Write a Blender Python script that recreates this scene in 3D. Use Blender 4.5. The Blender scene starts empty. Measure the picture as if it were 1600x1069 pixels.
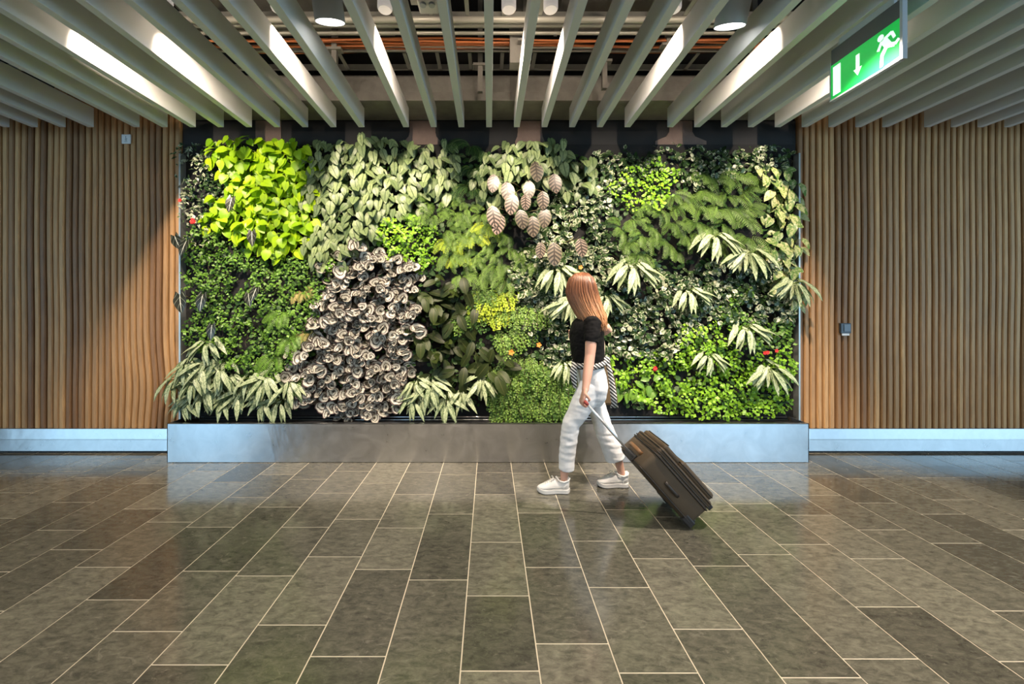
import bpy, math, random
from math import sin, cos, pi, radians as R, sqrt, exp
from mathutils import Vector as V, Matrix, Quaternion, noise

S = bpy.context.scene
COL = S.collection
random.seed(7)
rnd = random.random
def U(a, b): return a + (b - a) * rnd()

# ---------------------------------------------------------------- camera
cam_d = bpy.data.cameras.new('camera'); cam = bpy.data.objects.new('camera', cam_d); COL.objects.link(cam)
cam.location = (0, 0, 1.4); cam.rotation_euler = (pi / 2, 0, 0)
FOC = 600.0
cam_d.sensor_fit = 'HORIZONTAL'; cam_d.sensor_width = 36; cam_d.lens = FOC / 1600 * 36
cam_d.shift_x = 35 / 1600; cam_d.shift_y = -53.5 / 1600
cam_d.clip_start = 0.02; cam_d.clip_end = 200
S.camera = cam
def at(px, py, Y):
    """a measurement on the photograph, taken to the upright plane Y metres away"""
    return V(((px - 765) * Y / FOC, Y, 1.4 - (py - 481) * Y / FOC))

# ---------------------------------------------------------------- world, light, exposure
S.view_settings.view_transform = 'Standard'; S.view_settings.look = 'None'
S.view_settings.gamma = 1; S.view_settings.use_curve_mapping = False
S.view_settings.exposure = 0.0
S.render.film_transparent = False
try:
    S.cycles.use_denoising = True
    S.cycles.max_bounces = 7; S.cycles.diffuse_bounces = 3; S.cycles.glossy_bounces = 3
    S.cycles.sample_clamp_indirect = 6; S.cycles.caustics_reflective = False; S.cycles.caustics_refractive = False
except Exception: pass
W = bpy.data.worlds.new('daylight'); S.world = W; W.use_nodes = True
bgn = W.node_tree.nodes['Background']; bgn.inputs[0].default_value = (0.55, 0.75, 1, 1); bgn.inputs[1].default_value = 1.6

def area(name, loc, rot, sx, sy, power, col):
    d = bpy.data.lights.new(name, 'AREA'); d.shape = 'RECTANGLE'; d.size = sx; d.size_y = sy
    d.energy = power; d.color = col
    o = bpy.data.objects.new(name, d); COL.objects.link(o); o.location = loc; o.rotation_euler = rot
    return o
# daylight through the two glazed openings behind the camera
area('window_daylight', (-7.65, -3.95, 1.5), (R(90), 0, 0), 2.3, 2.8, 105, (0.38, 0.72, 1.0))
area('window_daylight', (6.6, -3.95, 1.5), (R(90), 0, 0), 4.5, 2.8, 175, (0.42, 0.74, 1.0))
# and through the glazed ends of the hall
area('window_daylight', (-8.85, -1.85, 1.5), (R(90), 0, R(-90)), 3.6, 2.8, 62, (0.38, 0.76, 1.0))
area('window_daylight', (9.35, -1.2, 1.5), (R(90), 0, R(90)), 4.8, 2.8, 85, (0.42, 0.77, 1.0))
# soft warm fill light added over the concourse behind, out of view
area('concourse_fill', (0, -1.6, 3.0), (0, 0, 0), 9, 0.3, 120, (1.0, 0.82, 0.66))

# ---------------------------------------------------------------- mesh building helpers
class MB:
    def __init__(s): s.v = []; s.f = []; s.uv = []; s.r = []; s.m = []
    def add(s, vs, fs, uvs=None, r=0.5, m=0):
        b = len(s.v); s.v += [tuple(p) for p in vs]
        s.f += [tuple(i + b for i in f) for f in fs]
        s.uv += uvs if uvs else [(0.5, 0.5)] * len(vs)
        s.r += [r] * len(vs); s.m += [m] * len(fs)
    def box(s, c, d, rot=None, r=0.5, m=0, bev=0):
        x, y, z = d[0] / 2, d[1] / 2, d[2] / 2
        vs = [V((i * x, j * y, k * z)) for i in (-1, 1) for j in (-1, 1) for k in (-1, 1)]
        fs = [(0, 1, 3, 2), (4, 6, 7, 5), (0, 4, 5, 1), (2, 3, 7, 6), (0, 2, 6, 4), (1, 5, 7, 3)]
        if rot is not None: vs = [rot @ p for p in vs]
        c = V(c); s.add([p + c for p in vs], fs, None, r, m)
    def span(s, a, b, r=0.5, m=0):
        s.box([(a[i] + b[i]) / 2 for i in range(3)], [abs(b[i] - a[i]) for i in range(3)], None, r, m)
    def tube(s, pts, rad, n=8, cap=True, r=0.5, m=0, up=None):
        """rad: number, or list of numbers / (a,b) pairs; a lies along the up-cross axis"""
        pts = [V(p) for p in pts]; k = len(pts); vs = []; uvs = []
        if not isinstance(rad, (list, tuple)): rad = [rad] * k
        ref = V(up) if up is not None else None
        prev = None
        for i, p in enumerate(pts):
            t = (pts[min(i + 1, k - 1)] - pts[max(i - 1, 0)]).normalized()
            if ref is not None: a = ref - t * ref.dot(t)
            elif prev is None:
                q = V((0, 0, 1)) if abs(t.z) < 0.9 else V((1, 0, 0)); a = q - t * q.dot(t)
            else: a = prev - t * prev.dot(t)
            a.normalize(); prev = a; b = t.cross(a)
            ra, rb = rad[i] if isinstance(rad[i], (list, tuple)) else (rad[i], rad[i])
            for j in range(n):
                g = 2 * pi * j / n
                vs.append(p + a * (ra * cos(g)) + b * (rb * sin(g))); uvs.append((j / n, i / max(1, k - 1)))
        fs = []
        for i in range(k - 1):
            for j in range(n):
                j2 = (j + 1) % n; fs.append((i * n + j, i * n + j2, (i + 1) * n + j2, (i + 1) * n + j))
        if cap: fs.append(tuple(range(n - 1, -1, -1))); fs.append(tuple((k - 1) * n + j for j in range(n)))
        s.add(vs, fs, uvs, r, m)
    def ball(s, c, rx, ry=None, rz=None, nu=12, nv=8, rot=None, r=0.5, m=0):
        ry = ry or rx; rz = rz or rx; c = V(c); vs = []; fs = []
        for i in range(nv + 1):
            a = pi * i / nv
            for j in range(nu):
                g = 2 * pi * j / nu; p = V((rx * sin(a) * cos(g), ry * sin(a) * sin(g), rz * cos(a)))
                if rot is not None: p = rot @ p
                vs.append(p + c)
        for i in range(nv):
            for j in range(nu):
                j2 = (j + 1) % nu; fs.append((i * nu + j, (i + 1) * nu + j, (i + 1) * nu + j2, i * nu + j2))
        s.add(vs, fs, None, r, m)
    def prism(s, poly, axis_fn, d0, d1, r=0.5, m=0):
        n = len(poly); vs = [axis_fn(a, b, d0) for a, b in poly] + [axis_fn(a, b, d1) for a, b in poly]
        fs = [tuple(range(n)), tuple(range(2 * n - 1, n - 1, -1))] + [(i, i + n, (i + 1) % n + n, (i + 1) % n) for i in range(n)]
        s.add(vs, fs, None, r, m)
    def mesh(s, name, smooth=False):
        me = bpy.data.meshes.new(name); me.from_pydata(s.v, [], s.f)
        lay = me.uv_layers.new(name='UVMap')
        li = [0] * len(me.loops); me.loops.foreach_get('vertex_index', li)
        flat = []
        for i in li: flat += s.uv[i]
        lay.data.foreach_set('uv', flat)
        at_ = me.attributes.new('rnd', 'FLOAT', 'POINT'); at_.data.foreach_set('value', s.r)
        if any(s.m): me.polygons.foreach_set('material_index', s.m)
        if smooth: me.polygons.foreach_set('use_smooth', [True] * len(me.polygons))
        me.update(); return me
    def build(s, name, mat, parent=None, smooth=False, bevel=0, fix=False):
        me = s.mesh(name, smooth)
        if fix:
            import bmesh
            b = bmesh.new(); b.from_mesh(me); bmesh.ops.recalc_face_normals(b, faces=b.faces); b.to_mesh(me); b.free()
        for mm in (mat if isinstance(mat, (list, tuple)) else [mat]): me.materials.append(mm)
        o = bpy.data.objects.new(name, me); COL.objects.link(o)
        if parent: o.parent = parent
        if bevel:
            md = o.modifiers.new('bevel', 'BEVEL'); md.width = bevel; md.segments = 2; md.limit_method = 'ANGLE'
        return o
def tag(o, label=None, cat=None, group=None, kind=None):
    if label: o['label'] = label
    if cat: o['category'] = cat
    if group: o['group'] = group
    if kind: o['kind'] = kind
    return o
def empty(name, loc=(0, 0, 0), rot=(0, 0, 0)):
    o = bpy.data.objects.new(name, None); COL.objects.link(o); o.location = loc; o.rotation_euler = rot; o.empty_display_size = 0.1
    return o
def copy_tree(o, parent=None):
    c = o.copy(); COL.objects.link(c)
    if parent: c.parent = parent
    for ch in [x for x in COL.objects if x.parent == o]: copy_tree(ch, c)
    return c

# ---------------------------------------------------------------- materials
class NT:
    def __init__(s, name):
        s.mat = bpy.data.materials.new(name); s.mat.use_nodes = True
        s.t = s.mat.node_tree; s.b = s.t.nodes['Principled BSDF']; s.out = s.t.nodes['Material Output']
    def n(s, typ, **kw):
        x = s.t.nodes.new(typ)
        for k, v in kw.items(): setattr(x, k, v)
        return x
    def lk(s, a, b): s.t.links.new(a, b)
    def put(s, inp, v):
        if hasattr(v, 'is_output'): s.lk(v, inp)
        elif isinstance(v, (tuple, list)) and len(v) == 3 and len(inp.default_value) == 4: inp.default_value = (*v, 1)
        else: inp.default_value = v
    def math(s, op, a, b=0.0, c=0.0, clamp=False):
        x = s.n('ShaderNodeMath', operation=op); x.use_clamp = clamp
        s.put(x.inputs[0], a); s.put(x.inputs[1], b); s.put(x.inputs[2], c); return x.outputs[0]
    def mix(s, f, a, b, mode='MIX'):
        x = s.n('ShaderNodeMix', data_type='RGBA', blend_type=mode)
        s.put(x.inputs[0], f); s.put(x.inputs[6], a); s.put(x.inputs[7], b); return x.outputs[2]
    def noise(s, scale, detail=3, rough=0.55, vec=None, dist=0):
        x = s.n('ShaderNodeTexNoise'); x.inputs['Scale'].default_value = scale; x.inputs['Detail'].default_value = detail
        x.inputs['Roughness'].default_value = rough; x.inputs['Distortion'].default_value = dist
        if vec is not None: s.lk(vec, x.inputs['Vector'])
        return x.outputs['Fac']
    def ramp(s, f, lo, hi):
        x = s.n('ShaderNodeMapRange'); x.clamp = True; s.put(x.inputs[0], f); x.inputs[1].default_value = lo; x.inputs[2].default_value = hi
        return x.outputs[0]
    def obj(s, scale=(1, 1, 1)):
        x = s.n('ShaderNodeTexCoord'); m = s.n('ShaderNodeMapping'); m.inputs['Scale'].default_value = scale
        s.lk(x.outputs['Object'], m.inputs['Vector']); return m.outputs[0]
    def attr(s): x = s.n('ShaderNodeAttribute', attribute_name='rnd'); return x.outputs['Fac']
    def uv(s):
        x = s.n('ShaderNodeUVMap'); y = s.n('ShaderNodeSeparateXYZ'); s.lk(x.outputs[0], y.inputs[0]); return y.outputs[0], y.outputs[1], x.outputs[0]
    def set(s, col=None, rough=None, metal=None, spec=None):
        if col is not None: s.put(s.b.inputs['Base Color'], col)
        if rough is not None: s.put(s.b.inputs['Roughness'], rough)
        if metal is not None: s.put(s.b.inputs['Metallic'], metal)
        if spec is not None: s.put(s.b.inputs['Specular IOR Level'], spec)
        return s
    def bump(s, h, strength=0.2, dist=0.01):
        x = s.n('ShaderNodeBump'); x.inputs['Strength'].default_value = strength; x.inputs['Distance'].default_value = dist
        s.put(x.inputs['Height'], h); s.lk(x.outputs[0], s.b.inputs['Normal']); return s
def plain(name, col, rough=0.5, metal=0.0, bump=0, bs=200, spec=None, var=0.0):
    t = NT(name); t.set(None, rough, metal, spec)
    if var:
        f = t.noise(12, 4, vec=t.obj()); t.put(t.b.inputs['Base Color'], t.mix(f, tuple(c * (1 - var) for c in col), tuple(c * (1 + var) for c in col)))
    else: t.set(col)
    if bump: t.bump(t.noise(bs, 3, vec=t.obj()), bump, 0.004)
    return t.mat
def emissive(name, col, st):
    t = NT(name); t.set(col, 0.5); t.put(t.b.inputs['Emission Color'], col); t.b.inputs['Emission Strength'].default_value = st; return t.mat

def m_stone():
    t = NT('grey_limestone'); a = t.attr(); vec = t.n('ShaderNodeTexCoord').outputs['Object']
    cb = t.n('ShaderNodeCombineXYZ'); t.put(cb.inputs[2], t.math('MULTIPLY', a, 40))
    ad = t.n('ShaderNodeVectorMath', operation='ADD'); t.lk(vec, ad.inputs[0]); t.lk(cb.outputs[0], ad.inputs[1])
    mp = t.n('ShaderNodeMapping'); mp.inputs['Scale'].default_value = (1, 2.2, 1); mp.inputs['Rotation'].default_value = (0, 0, 0.35); t.lk(ad.outputs[0], mp.inputs[0])
    n1 = t.noise(17, 9, 0.72, mp.outputs[0], 0.5); n2 = t.noise(60, 5, 0.7, ad.outputs[0], 0.6); n3 = t.noise(7, 7, 0.65, mp.outputs[0], 2.2)
    tone = t.mix(a, (0.066, 0.065, 0.053), (0.162, 0.157, 0.126))
    c = t.mix(t.ramp(n1, 0.36, 0.68), t.mix(1, tone, (0.60, 0.61, 0.60), 'MULTIPLY'), t.mix(1, tone, (1.6, 1.57, 1.48), 'MULTIPLY'))
    c = t.mix(t.math('MULTIPLY', t.ramp(n2, 0.58, 0.78), 0.5), c, (0.26, 0.25, 0.2))
    c = t.mix(t.math('MULTIPLY', t.ramp(n3, 0.60, 0.70), 0.5), c, (0.27, 0.25, 0.2))
    t.set(c, t.math('ADD', 0.07, t.math('MULTIPLY', n1, 0.12)), 0, 0.85)
    t.bump(n1, 0.05, 0.004); return t.mat
def m_wood():
    t = NT('oiled_timber'); a = t.attr(); v = t.obj((1, 1, 0.06))
    n1 = t.noise(60, 5, 0.6, v, 0.4); n2 = t.noise(5, 3, 0.5, t.obj((1, 1, 0.5)))
    c = t.mix(a, (0.21, 0.105, 0.046), (0.68, 0.41, 0.18))
    c = t.mix(t.ramp(n1, 0.3, 0.75), t.mix(1, c, (0.7, 0.66, 0.62), 'MULTIPLY'), t.mix(1, c, (1.18, 1.15, 1.1), 'MULTIPLY'))
    c = t.mix(t.math('MULTIPLY', t.ramp(n2, 0.35, 0.75), 0.35), c, (0.38, 0.22, 0.105))
    t.set(c, 0.55); t.bump(n1, 0.15, 0.003); return t.mat
def m_steel():
    t = NT('brushed_steel'); n1 = t.noise(260, 3, 0.6, t.obj((0.03, 1, 1))); n2 = t.noise(2.2, 3, 0.5, t.obj((1, 1, 0.7)), 0.8); n3 = t.noise(7, 5, 0.6, t.obj(), 1)
    t.set(t.mix(t.ramp(n3, 0.35, 0.7), (0.50, 0.515, 0.53), (0.58, 0.595, 0.61)), t.math('ADD', 0.22, t.math('MULTIPLY', n3, 0.16)), 1)
    h = t.math('ADD', t.math('MULTIPLY', n1, 0.02), n2); t.bump(h, 0.12, 0.03); tg = t.n('ShaderNodeCombineXYZ'); tg.inputs[2].default_value = 1.0; t.lk(tg.outputs[0], t.b.inputs['Tangent'])
    try: t.b.inputs['Anisotropic'].default_value = 0.75
    except Exception: pass
    return t.mat
M = dict(
    stone=m_stone(), wood=m_wood(), steel=m_steel(),
    grout=plain('pale_grout', (0.72, 0.66, 0.52), 0.6),
    slat=plain('grey_painted_metal', (0.64, 0.65, 0.655), 0.62, bump=0.1, bs=600),
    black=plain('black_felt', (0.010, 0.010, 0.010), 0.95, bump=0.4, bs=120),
    charcoal=plain('charcoal_plaster', (0.010, 0.010, 0.010), 0.8),
    darkwood=plain('dark_batten_backing', (0.006, 0.004, 0.003), 0.95),
    brown=plain('brown_lit_wall', (0.15, 0.105, 0.085), 0.9, bump=0.6, bs=90, var=0.25),
    void=plain('dark_void_paint', (0.018, 0.017, 0.015), 0.9),
    duct=plain('galvanised_duct', (0.32, 0.31, 0.28), 0.6, 0.3, var=0.3),
    zinc=plain('zinc_tray', (0.42, 0.43, 0.40), 0.4, 0.7, var=0.2),
    pipe=plain('pale_pipe', (0.55, 0.54, 0.47), 0.4, 0.3),
    copper=plain('orange_cable', (0.62, 0.20, 0.07), 0.45),
    white=plain('white_plastic', (0.78, 0.78, 0.76), 0.4),
    lamp_grey=plain('pale_grey_lamp_casing', (0.50, 0.54, 0.56), 0.45),
    lens=emissive('lit_lamp_lens', (1.0, 0.96, 0.9), 9),
    frost=emissive('frosted_lamp_tip', (0.9, 0.82, 0.75), 0.35),
    dark=plain('near_black', (0.012, 0.012, 0.013), 0.5),
    wallw=plain('pale_hall_plaster', (0.62, 0.52, 0.45), 0.8),
)

# ---------------------------------------------------------------- hall shell
XL, XR, YB = -9.0, 9.5, -4.2
tl = MB()
GW, S0 = 0.3038, -0.112                    # tile column width, first joint (metres)
joints = {0: [772.5, 847.4, 931.2, 1048.6], 1: [739, 801.8, 886.7, 1006.1], 2: [765.6, 845.6, 918.1], 3: [740, 796.6, 872.9, 983.3],
 4: [747, 808, 884.6, 1059], 5: [738, 799, 866.7, 1029.6], 6: [755, 787, 850.8, 948.5], 7: [744, 805, 873, 1033.7], 8: [735, 774, 828, 954.7],
 9: [741, 786, 849], 10: [748, 803.5], 11: [736, 781], 12: [811], 13: [782], -1: [742, 803.5, 906.4], -2: [738, 772.5, 825, 890, 1026],
 -3: [755, 811.5, 870, 976.8], -4: [736.6, 770.7, 824, 900, 1039], -5: [749, 792.5, 892.6, 986.8], -6: [741.8, 777, 824, 937.4],
 -7: [753.5, 816, 886.4], -8: [736.6, 795.6, 859], -9: [756, 828.7], -10: [735, 785], -11: [746, 810], -12: [770]}
g = 0.0026
for k in range(-30, 31):
    x0 = S0 + k * GW; x1 = x0 + GW
    if x1 < XL or x0 > XR: continue
    ys = sorted(840.0 / (p - 481) for p in joints.get(k, []))
    if not ys: ys = [U(2.0, 2.6)]
    while ys[-1] < 3.8: ys.append(ys[-1] + random.choice((0.38, 0.45, 0.55, 0.62)))
    ys[-1] = min(ys[-1], 4.4)
    while ys[0] > YB: ys.insert(0, ys[0] - random.choice((0.38, 0.45, 0.55, 0.62)))
    for a, b in zip(ys, ys[1:]):
        if b - a < 0.02: continue
        r = min(1, max(0, random.gauss(0.42, 0.24)))
        if rnd() < 0.12: r = 0.9
        tl.add([(x0 + g, a + g, 0), (x1 - g, a + g, 0), (x1 - g, b - g, 0), (x0 + g, b - g, 0)], [(0, 1, 2, 3)], None, r)
tl.add([(XL, YB, -0.0015), (XR, YB, -0.0015), (XR, 4.4, -0.0015), (XL, 4.4, -0.0015)], [(0, 1, 2, 3)], None, 0.5, 1)
tag(tl.build('floor', [M['stone'], M['grout']]), kind='structure')

def wood_wall(name, x0, x1, seed):
    random.seed(seed); mb = MB(); n = round((x1 - x0) / 0.0625); p = (x1 - x0) / n
    NZ = 36; z0, z1 = 0.228, 3.55
    for i in range(n):
        cx = x0 + (i + 0.5) * p; r = min(1, max(0, random.gauss(0.48, 0.26))); w = U(0.0195, 0.0235); dp = U(-0.004, 0.004)
        vs = []; uvs = []
        for j in range(NZ + 1):
            z = z0 + (z1 - z0) * j / NZ
            wv = 0.006 * noise.noise(V((cx * 0.9, z * 1.1, seed)))
            wv += 0.030 * exp(-((z - 0.62) / 0.30) ** 2) * exp(-((cx + 3.30) / 0.34) ** 2)      # the ripple low down beside the planting
            dd = 0.012 * noise.noise(V((cx * 1.3, z * 0.9, seed + 9)))
            for (a, b) in ((-1, 0.03), (-1, 0.006), (-0.72, 0), (0.72, 0), (1, 0.006), (1, 0.03)):
                vs.append((cx + wv + a * w, 3.735 + dp + dd + b * 1.6, z)); uvs.append((a, z))
        fs = [(j * 6 + q, j * 6 + q + 1, (j + 1) * 6 + q + 1, (j + 1) * 6 + q) for j in range(NZ) for q in range(5)]
        mb.add(vs, fs, uvs, r)
    mb.add([(x0, 3.785, 0), (x1, 3.785, 0), (x1, 3.785, 4.6), (x0, 3.785, 4.6)], [(0, 1, 2, 3)], None, 0.5, 1)
    return tag(mb.build(name, [M['wood'], M['darkwood']]), kind='structure')
wood_wall('wall_left', XL, -3.005, 3)
wood_wall('wall_right', 2.995, XR, 11)
def simple(name, mat, *spans, **kw):
    mb = MB()
    for a, b in spans: mb.span(a, b)
    return tag(mb.build(name, mat, **kw), kind='structure')
simple('wall_back', M['charcoal'], ((-3.005, 3.76, 0), (2.995, 3.85, 3.23)), ((XL, 3.80, 3.2), (XR, 3.88, 4.6)))
def bb(name, x0, x1):
    mb = MB(); prof = [(3.694, 0.022), (3.702, 0.127), (3.7045, 0.131), (3.720, 0.226), (3.723, 0.229), (3.745, 0.229), (3.745, 0.022)]
    mb.prism(prof, lambda a, b, d: (d, a, b), x0, x1)
    mb.span((x0, 3.72, 0), (x1, 3.74, 0.03), m=1)
    return tag(mb.build(name, [M['steel'], M['dark']], fix=True), kind='structure')
bb('baseboard_left', XL, -2.93); bb('baseboard_right', 2.90, XR)
# lit patches of the dark wall over the planting, built as flared brown strips
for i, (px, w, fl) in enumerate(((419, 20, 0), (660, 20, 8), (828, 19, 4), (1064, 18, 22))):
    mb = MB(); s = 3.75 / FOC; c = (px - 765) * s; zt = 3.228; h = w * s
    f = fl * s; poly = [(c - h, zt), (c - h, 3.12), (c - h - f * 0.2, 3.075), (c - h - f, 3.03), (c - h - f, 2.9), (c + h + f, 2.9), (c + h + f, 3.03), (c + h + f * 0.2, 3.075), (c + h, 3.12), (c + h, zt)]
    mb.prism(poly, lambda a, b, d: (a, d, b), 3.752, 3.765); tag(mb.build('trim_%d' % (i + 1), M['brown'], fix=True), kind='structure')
# far ends and the glazed wall behind the camera
simple('wall_west', M['wallw'], ((XL - 0.1, YB, 3.0), (XL, 3.8, 4.6)), ((XL - 0.1, 0, 0), (XL, 3.8, 3.0)), ((XL - 0.1, YB, 0), (XL, -3.7, 3.0)))
simple('wall_east', M['wallw'], ((XR, YB, 3.0), (XR + 0.1, 3.8, 4.6)), ((XR, 1.3, 0), (XR + 0.1, 3.8, 3.0)), ((XR, YB, 0), (XR + 0.1, -3.7, 3.0)))
for i, (x, y0, y1) in enumerate(((XL, -3.7, 0), (XR, -3.7, 1.3))):
    mb = MB()
    for k in range(4): y = y0 + (y1 - y0) * k / 3; mb.span((x - 0.02, y - 0.03, 0), (x + 0.04, y + 0.03, 3.0))
    mb.span((x - 0.02, y0, 0), (x + 0.04, y1, 0.08)); mb.span((x - 0.02, y0, 2.92), (x + 0.04, y1, 3.0)); tag(mb.build('window_%d' % (i + 3), M['lamp_grey']), kind='structure')
simple('wall_front', M['wallw'], ((-6.4, YB - 0.1, 0), (4.3, YB, 4.6)), ((XL, YB - 0.1, 3.0), (-6.4, YB, 4.6)), ((4.3, YB - 0.1, 3.0), (XR, YB, 4.6)), ((9.0, YB - 0.1, 0), (XR, YB, 3.0)))
for i, (a, b) in enumerate(((-9.0, -6.4), (4.3, 9.0))):
    mb = MB(); n = 3
    for k in range(n + 1):
        x = a + (b - a) * k / n; mb.span((x - 0.03, YB - 0.08, 0), (x + 0.03, YB - 0.02, 3.0))
    mb.span((a, YB - 0.08, 0), (b, YB - 0.02, 0.08)); mb.span((a, YB - 0.08, 2.92), (b, YB - 0.02, 3.0))
    tag(mb.build('window_%d' % (i + 1), M['lamp_grey']), kind='structure')
simple('ceiling', M['void'], ((XL, YB, 4.5), (XR, 3.8, 4.6)))

# ---------------------------------------------------------------- ceiling slats
slat_x = [-0.761 + 0.2521 * k for k in range(9)] + [1.645 + 0.2447 * k for k in range(9)] + [3.985 + 0.243 * k for k in range(9)] + \
         [-1.167 - 0.256 * k for k in range(9)] + [-3.632 - 0.256 * k for k in range(9)]
mb = MB(); mb.span((-0.026, -3.9, 0), (0.026, 3.5, 0.175)); sl0 = mb.build('ceiling_slat', M['slat'], bevel=0.002)
for i, x in enumerate(sorted(slat_x)):
    o = sl0 if i == 0 else sl0.copy()
    if i: COL.objects.link(o)
    o.location = (x, 0, 3.045)
    tag(o, 'long pale grey metal slat of the slatted ceiling, running towards the planted wall', 'ceiling slat', 'grey ceiling slats')

# ---------------------------------------------------------------- services above the slats
def rail(name, spans, mat, label, cat, group=None):
    mb = MB()
    for a, b in spans: mb.span(a, b)
    return tag(mb.build(name, mat), label, cat, group)
rail('bulkhead_beam', [((-2.9, 3.40, 3.235), (2.9, 3.755, 3.31)), ((-2.9, 3.47, 3.31), (2.9, 3.755, 3.50))], M['duct'], 'dusty grey bulkhead beam directly above the dark strip over the planting', 'beam')
def tray(Y, z, w, label):
    t = empty('cable_tray', (0, Y, z)); mb = MB()
    for s in (-1, 1): mb.span((-4.5, s * w - 0.004, 0), (4.8, s * w + 0.004, 0.055)); mb.span((-4.5, s * w - 0.018, 0), (4.8, s * w + 0.004, 0.004))
    mb.build('side_rail', M['zinc'], t); mb = MB(); x = -4.5
    while x < 4.8: mb.span((x, -w, 0.0), (x + 0.03, w, 0.006)); x += 0.27
    mb.build('rung', M['zinc'], t)['kind'] = 'stuff'
    tag(t, label, 'cable tray'); return t
tray(3.28, 3.50, 0.12, 'perforated metal cable tray beside the orange cables, nearer the planted wall')
tray(2.75, 3.58, 0.15, 'perforated metal cable tray behind the pale pipes, nearer the camera')
for i in range(7):
    mb = MB(); y = 3.045 + i * 0.0225; pts = [(-4.4 + q * 0.46, y + 0.006 * sin(q * 1.3 + i), 3.525 + 0.012 * sin(q * 0.9 + i * 2) + 0.008 * (i % 3)) for q in range(21)]
    mb.tube(pts, 0.0085 + 0.002 * (i % 2), 6)
    tag(mb.build('cable', M['copper'] if i != 4 else M['pipe'], smooth=True), 'pale cable among the orange cables beside the far tray' if i == 4 else 'orange cable slung beside the far cable tray', 'cable', None if i == 4 else 'orange cables')
for i, (y, z, r) in enumerate(((2.88, 3.56, 0.022), (2.94, 3.565, 0.016), (3.0, 3.62, 0.03), (2.99, 3.54, 0.014))):
    mb = MB(); mb.tube([(-4.4, y, z), (4.8, y, z)], r, 10)
    tag(mb.build('pipe', M['pipe'], smooth=True), ('pale service pipe of middle width, nearest the camera', 'slim pale service pipe beside the near cable tray', 'thickest pale service pipe above the slats', 'thinnest pale service pipe, lowest above the slats')[i], 'pipe')
hang = [(-2.3, 3.05), (-1.25, 3.1), (-0.08, 3.3), (0.28, 3.0), (0.97, 3.25), (1.42, 3.05), (2.2, 3.2)]
for i, (x, y) in enumerate(hang):
    mb = MB(); mb.span((x - 0.02, y - 0.02, 3.25), (x + 0.02, y + 0.02, 4.5)); mb.span((x - 0.06, y - 0.03, 3.47), (x + 0.06, y + 0.03, 3.49))
    tag(mb.build('hanger_post', M['duct']), 'thin upright hanger post carrying the cable trays above the slats', 'hanger', 'tray hangers')
mb = MB(); mb.span((0.16, 3.02, 3.33), (0.26, 3.12, 3.95)); tag(mb.build('steel_bracket', M['duct']), 'stubby green-grey bracket column above the slats right of centre', 'bracket')
for i, (x, y, z, w, d, h, l) in enumerate(((-1.6, 3.0, 3.9, 1.6, 0.5, 0.4, 'long dull duct high above the slats, left'), (1.0, 3.1, 3.95, 1.3, 0.45, 0.35, 'long dull duct high above the slats, right of centre'), (0.0, 2.3, 4.1, 0.7, 0.6, 0.4, 'squat duct section high above the middle slats'))):
    mb = MB(); mb.span((x - w / 2, y - d / 2, z - h / 2), (x + w / 2, y + d / 2, z + h / 2))
    for q in (-1, 0, 1): mb.span((x + q * w * 0.33 - 0.015, y - d / 2 - 0.015, z - h / 2 - 0.015), (x + q * w * 0.33 + 0.015, y + d / 2 + 0.015, z + h / 2 + 0.015))
    tag(mb.build('duct', M['duct']), l, 'duct')
jb = empty('junction_box', (-0.40, 2.5, 3.40)); mb = MB(); mb.box((0, 0, 0), (0.13, 0.12, 0.09)); mb.build('casing', M['white'], jb, bevel=0.01)
mb = MB()
for s in (-1, 1): mb.tube([(s * 0.028, -0.03, -0.045), (s * 0.028, -0.03, -0.058)], 0.02, 14)
mb.build('socket', M['lamp_grey'], jb); mb = MB(); mb.box((0, 0, 0.06), (0.26, 0.2, 0.02)); mb.build('mounting_plate', M['duct'], jb)
tag(jb, 'white junction box with two round sockets above the slats', 'junction box')

# ---------------------------------------------------------------- lamps
def spotlight(o, aim, power, size, blend, parent_col=(1, 0.80, 0.62)):
    d = bpy.data.lights.new('spot', 'SPOT'); d.energy = power; d.color = parent_col; d.spot_size = R(size); d.spot_blend = blend; d.shadow_soft_size = 0.025
    l = bpy.data.objects.new('spot', d); COL.objects.link(l); l.location = o; l.rotation_euler = (V(aim) - V(o)).to_track_quat('-Z', 'Y').to_euler(); return l
def big_lamp(px, py, Y, label):
    p = at(px, py, Y); t = empty('spot_lamp', p); ax = V((0, 0.42, -1)).normalized(); r = 0.088
    mb = MB(); mb.tube([(0, 0, 0), -ax * 0.30], r, 32, cap=False); mb.tube([(0, 0, 0), -ax * 0.02], r - 0.004, 32, cap=False)
    mb.tube([-ax * 0.30, -ax * 0.301], r, 32); mb.build('casing', M['lamp_grey'], t, smooth=True)
    mb = MB(); mb.tube([-ax * 0.006, -ax * 0.008], r - 0.006, 32); mb.build('lens', M['lens'], t)
    mb = MB(); mb.tube([-ax * 0.3, -ax * 0.3 + V((0, 0, 0.5))], 0.012, 8); mb.build('stem', M['dark'], t)
    tag(t, label, 'spotlight')
    spotlight(p + ax * 0.02, p + V((0, 1.3, -1.55)), 190, 76, 0.35)
big_lamp(516, 35, 2.35, 'fat grey cylinder spotlight, lit, in the wide slat gap left of centre')
big_lamp(1140, 42, 2.35, 'fat grey cylinder spotlight, lit, in the wide slat gap right of centre')
small = [(-2.56, 'behind the leftmost brightly lit slat'), (-2.05, 'beside the second lit slat from the left'), (-1.33, 'just left of the fat left spotlight'), (-0.66, 'just right of the fat left spotlight'),
         (0.121, 'left one of the close pair near the middle'), (0.385, 'right one of the close pair near the middle'), (1.16, 'just left of the fat right spotlight'),
         (1.78, 'right of the fat right spotlight'), (2.51, 'above the exit sign')]
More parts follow.
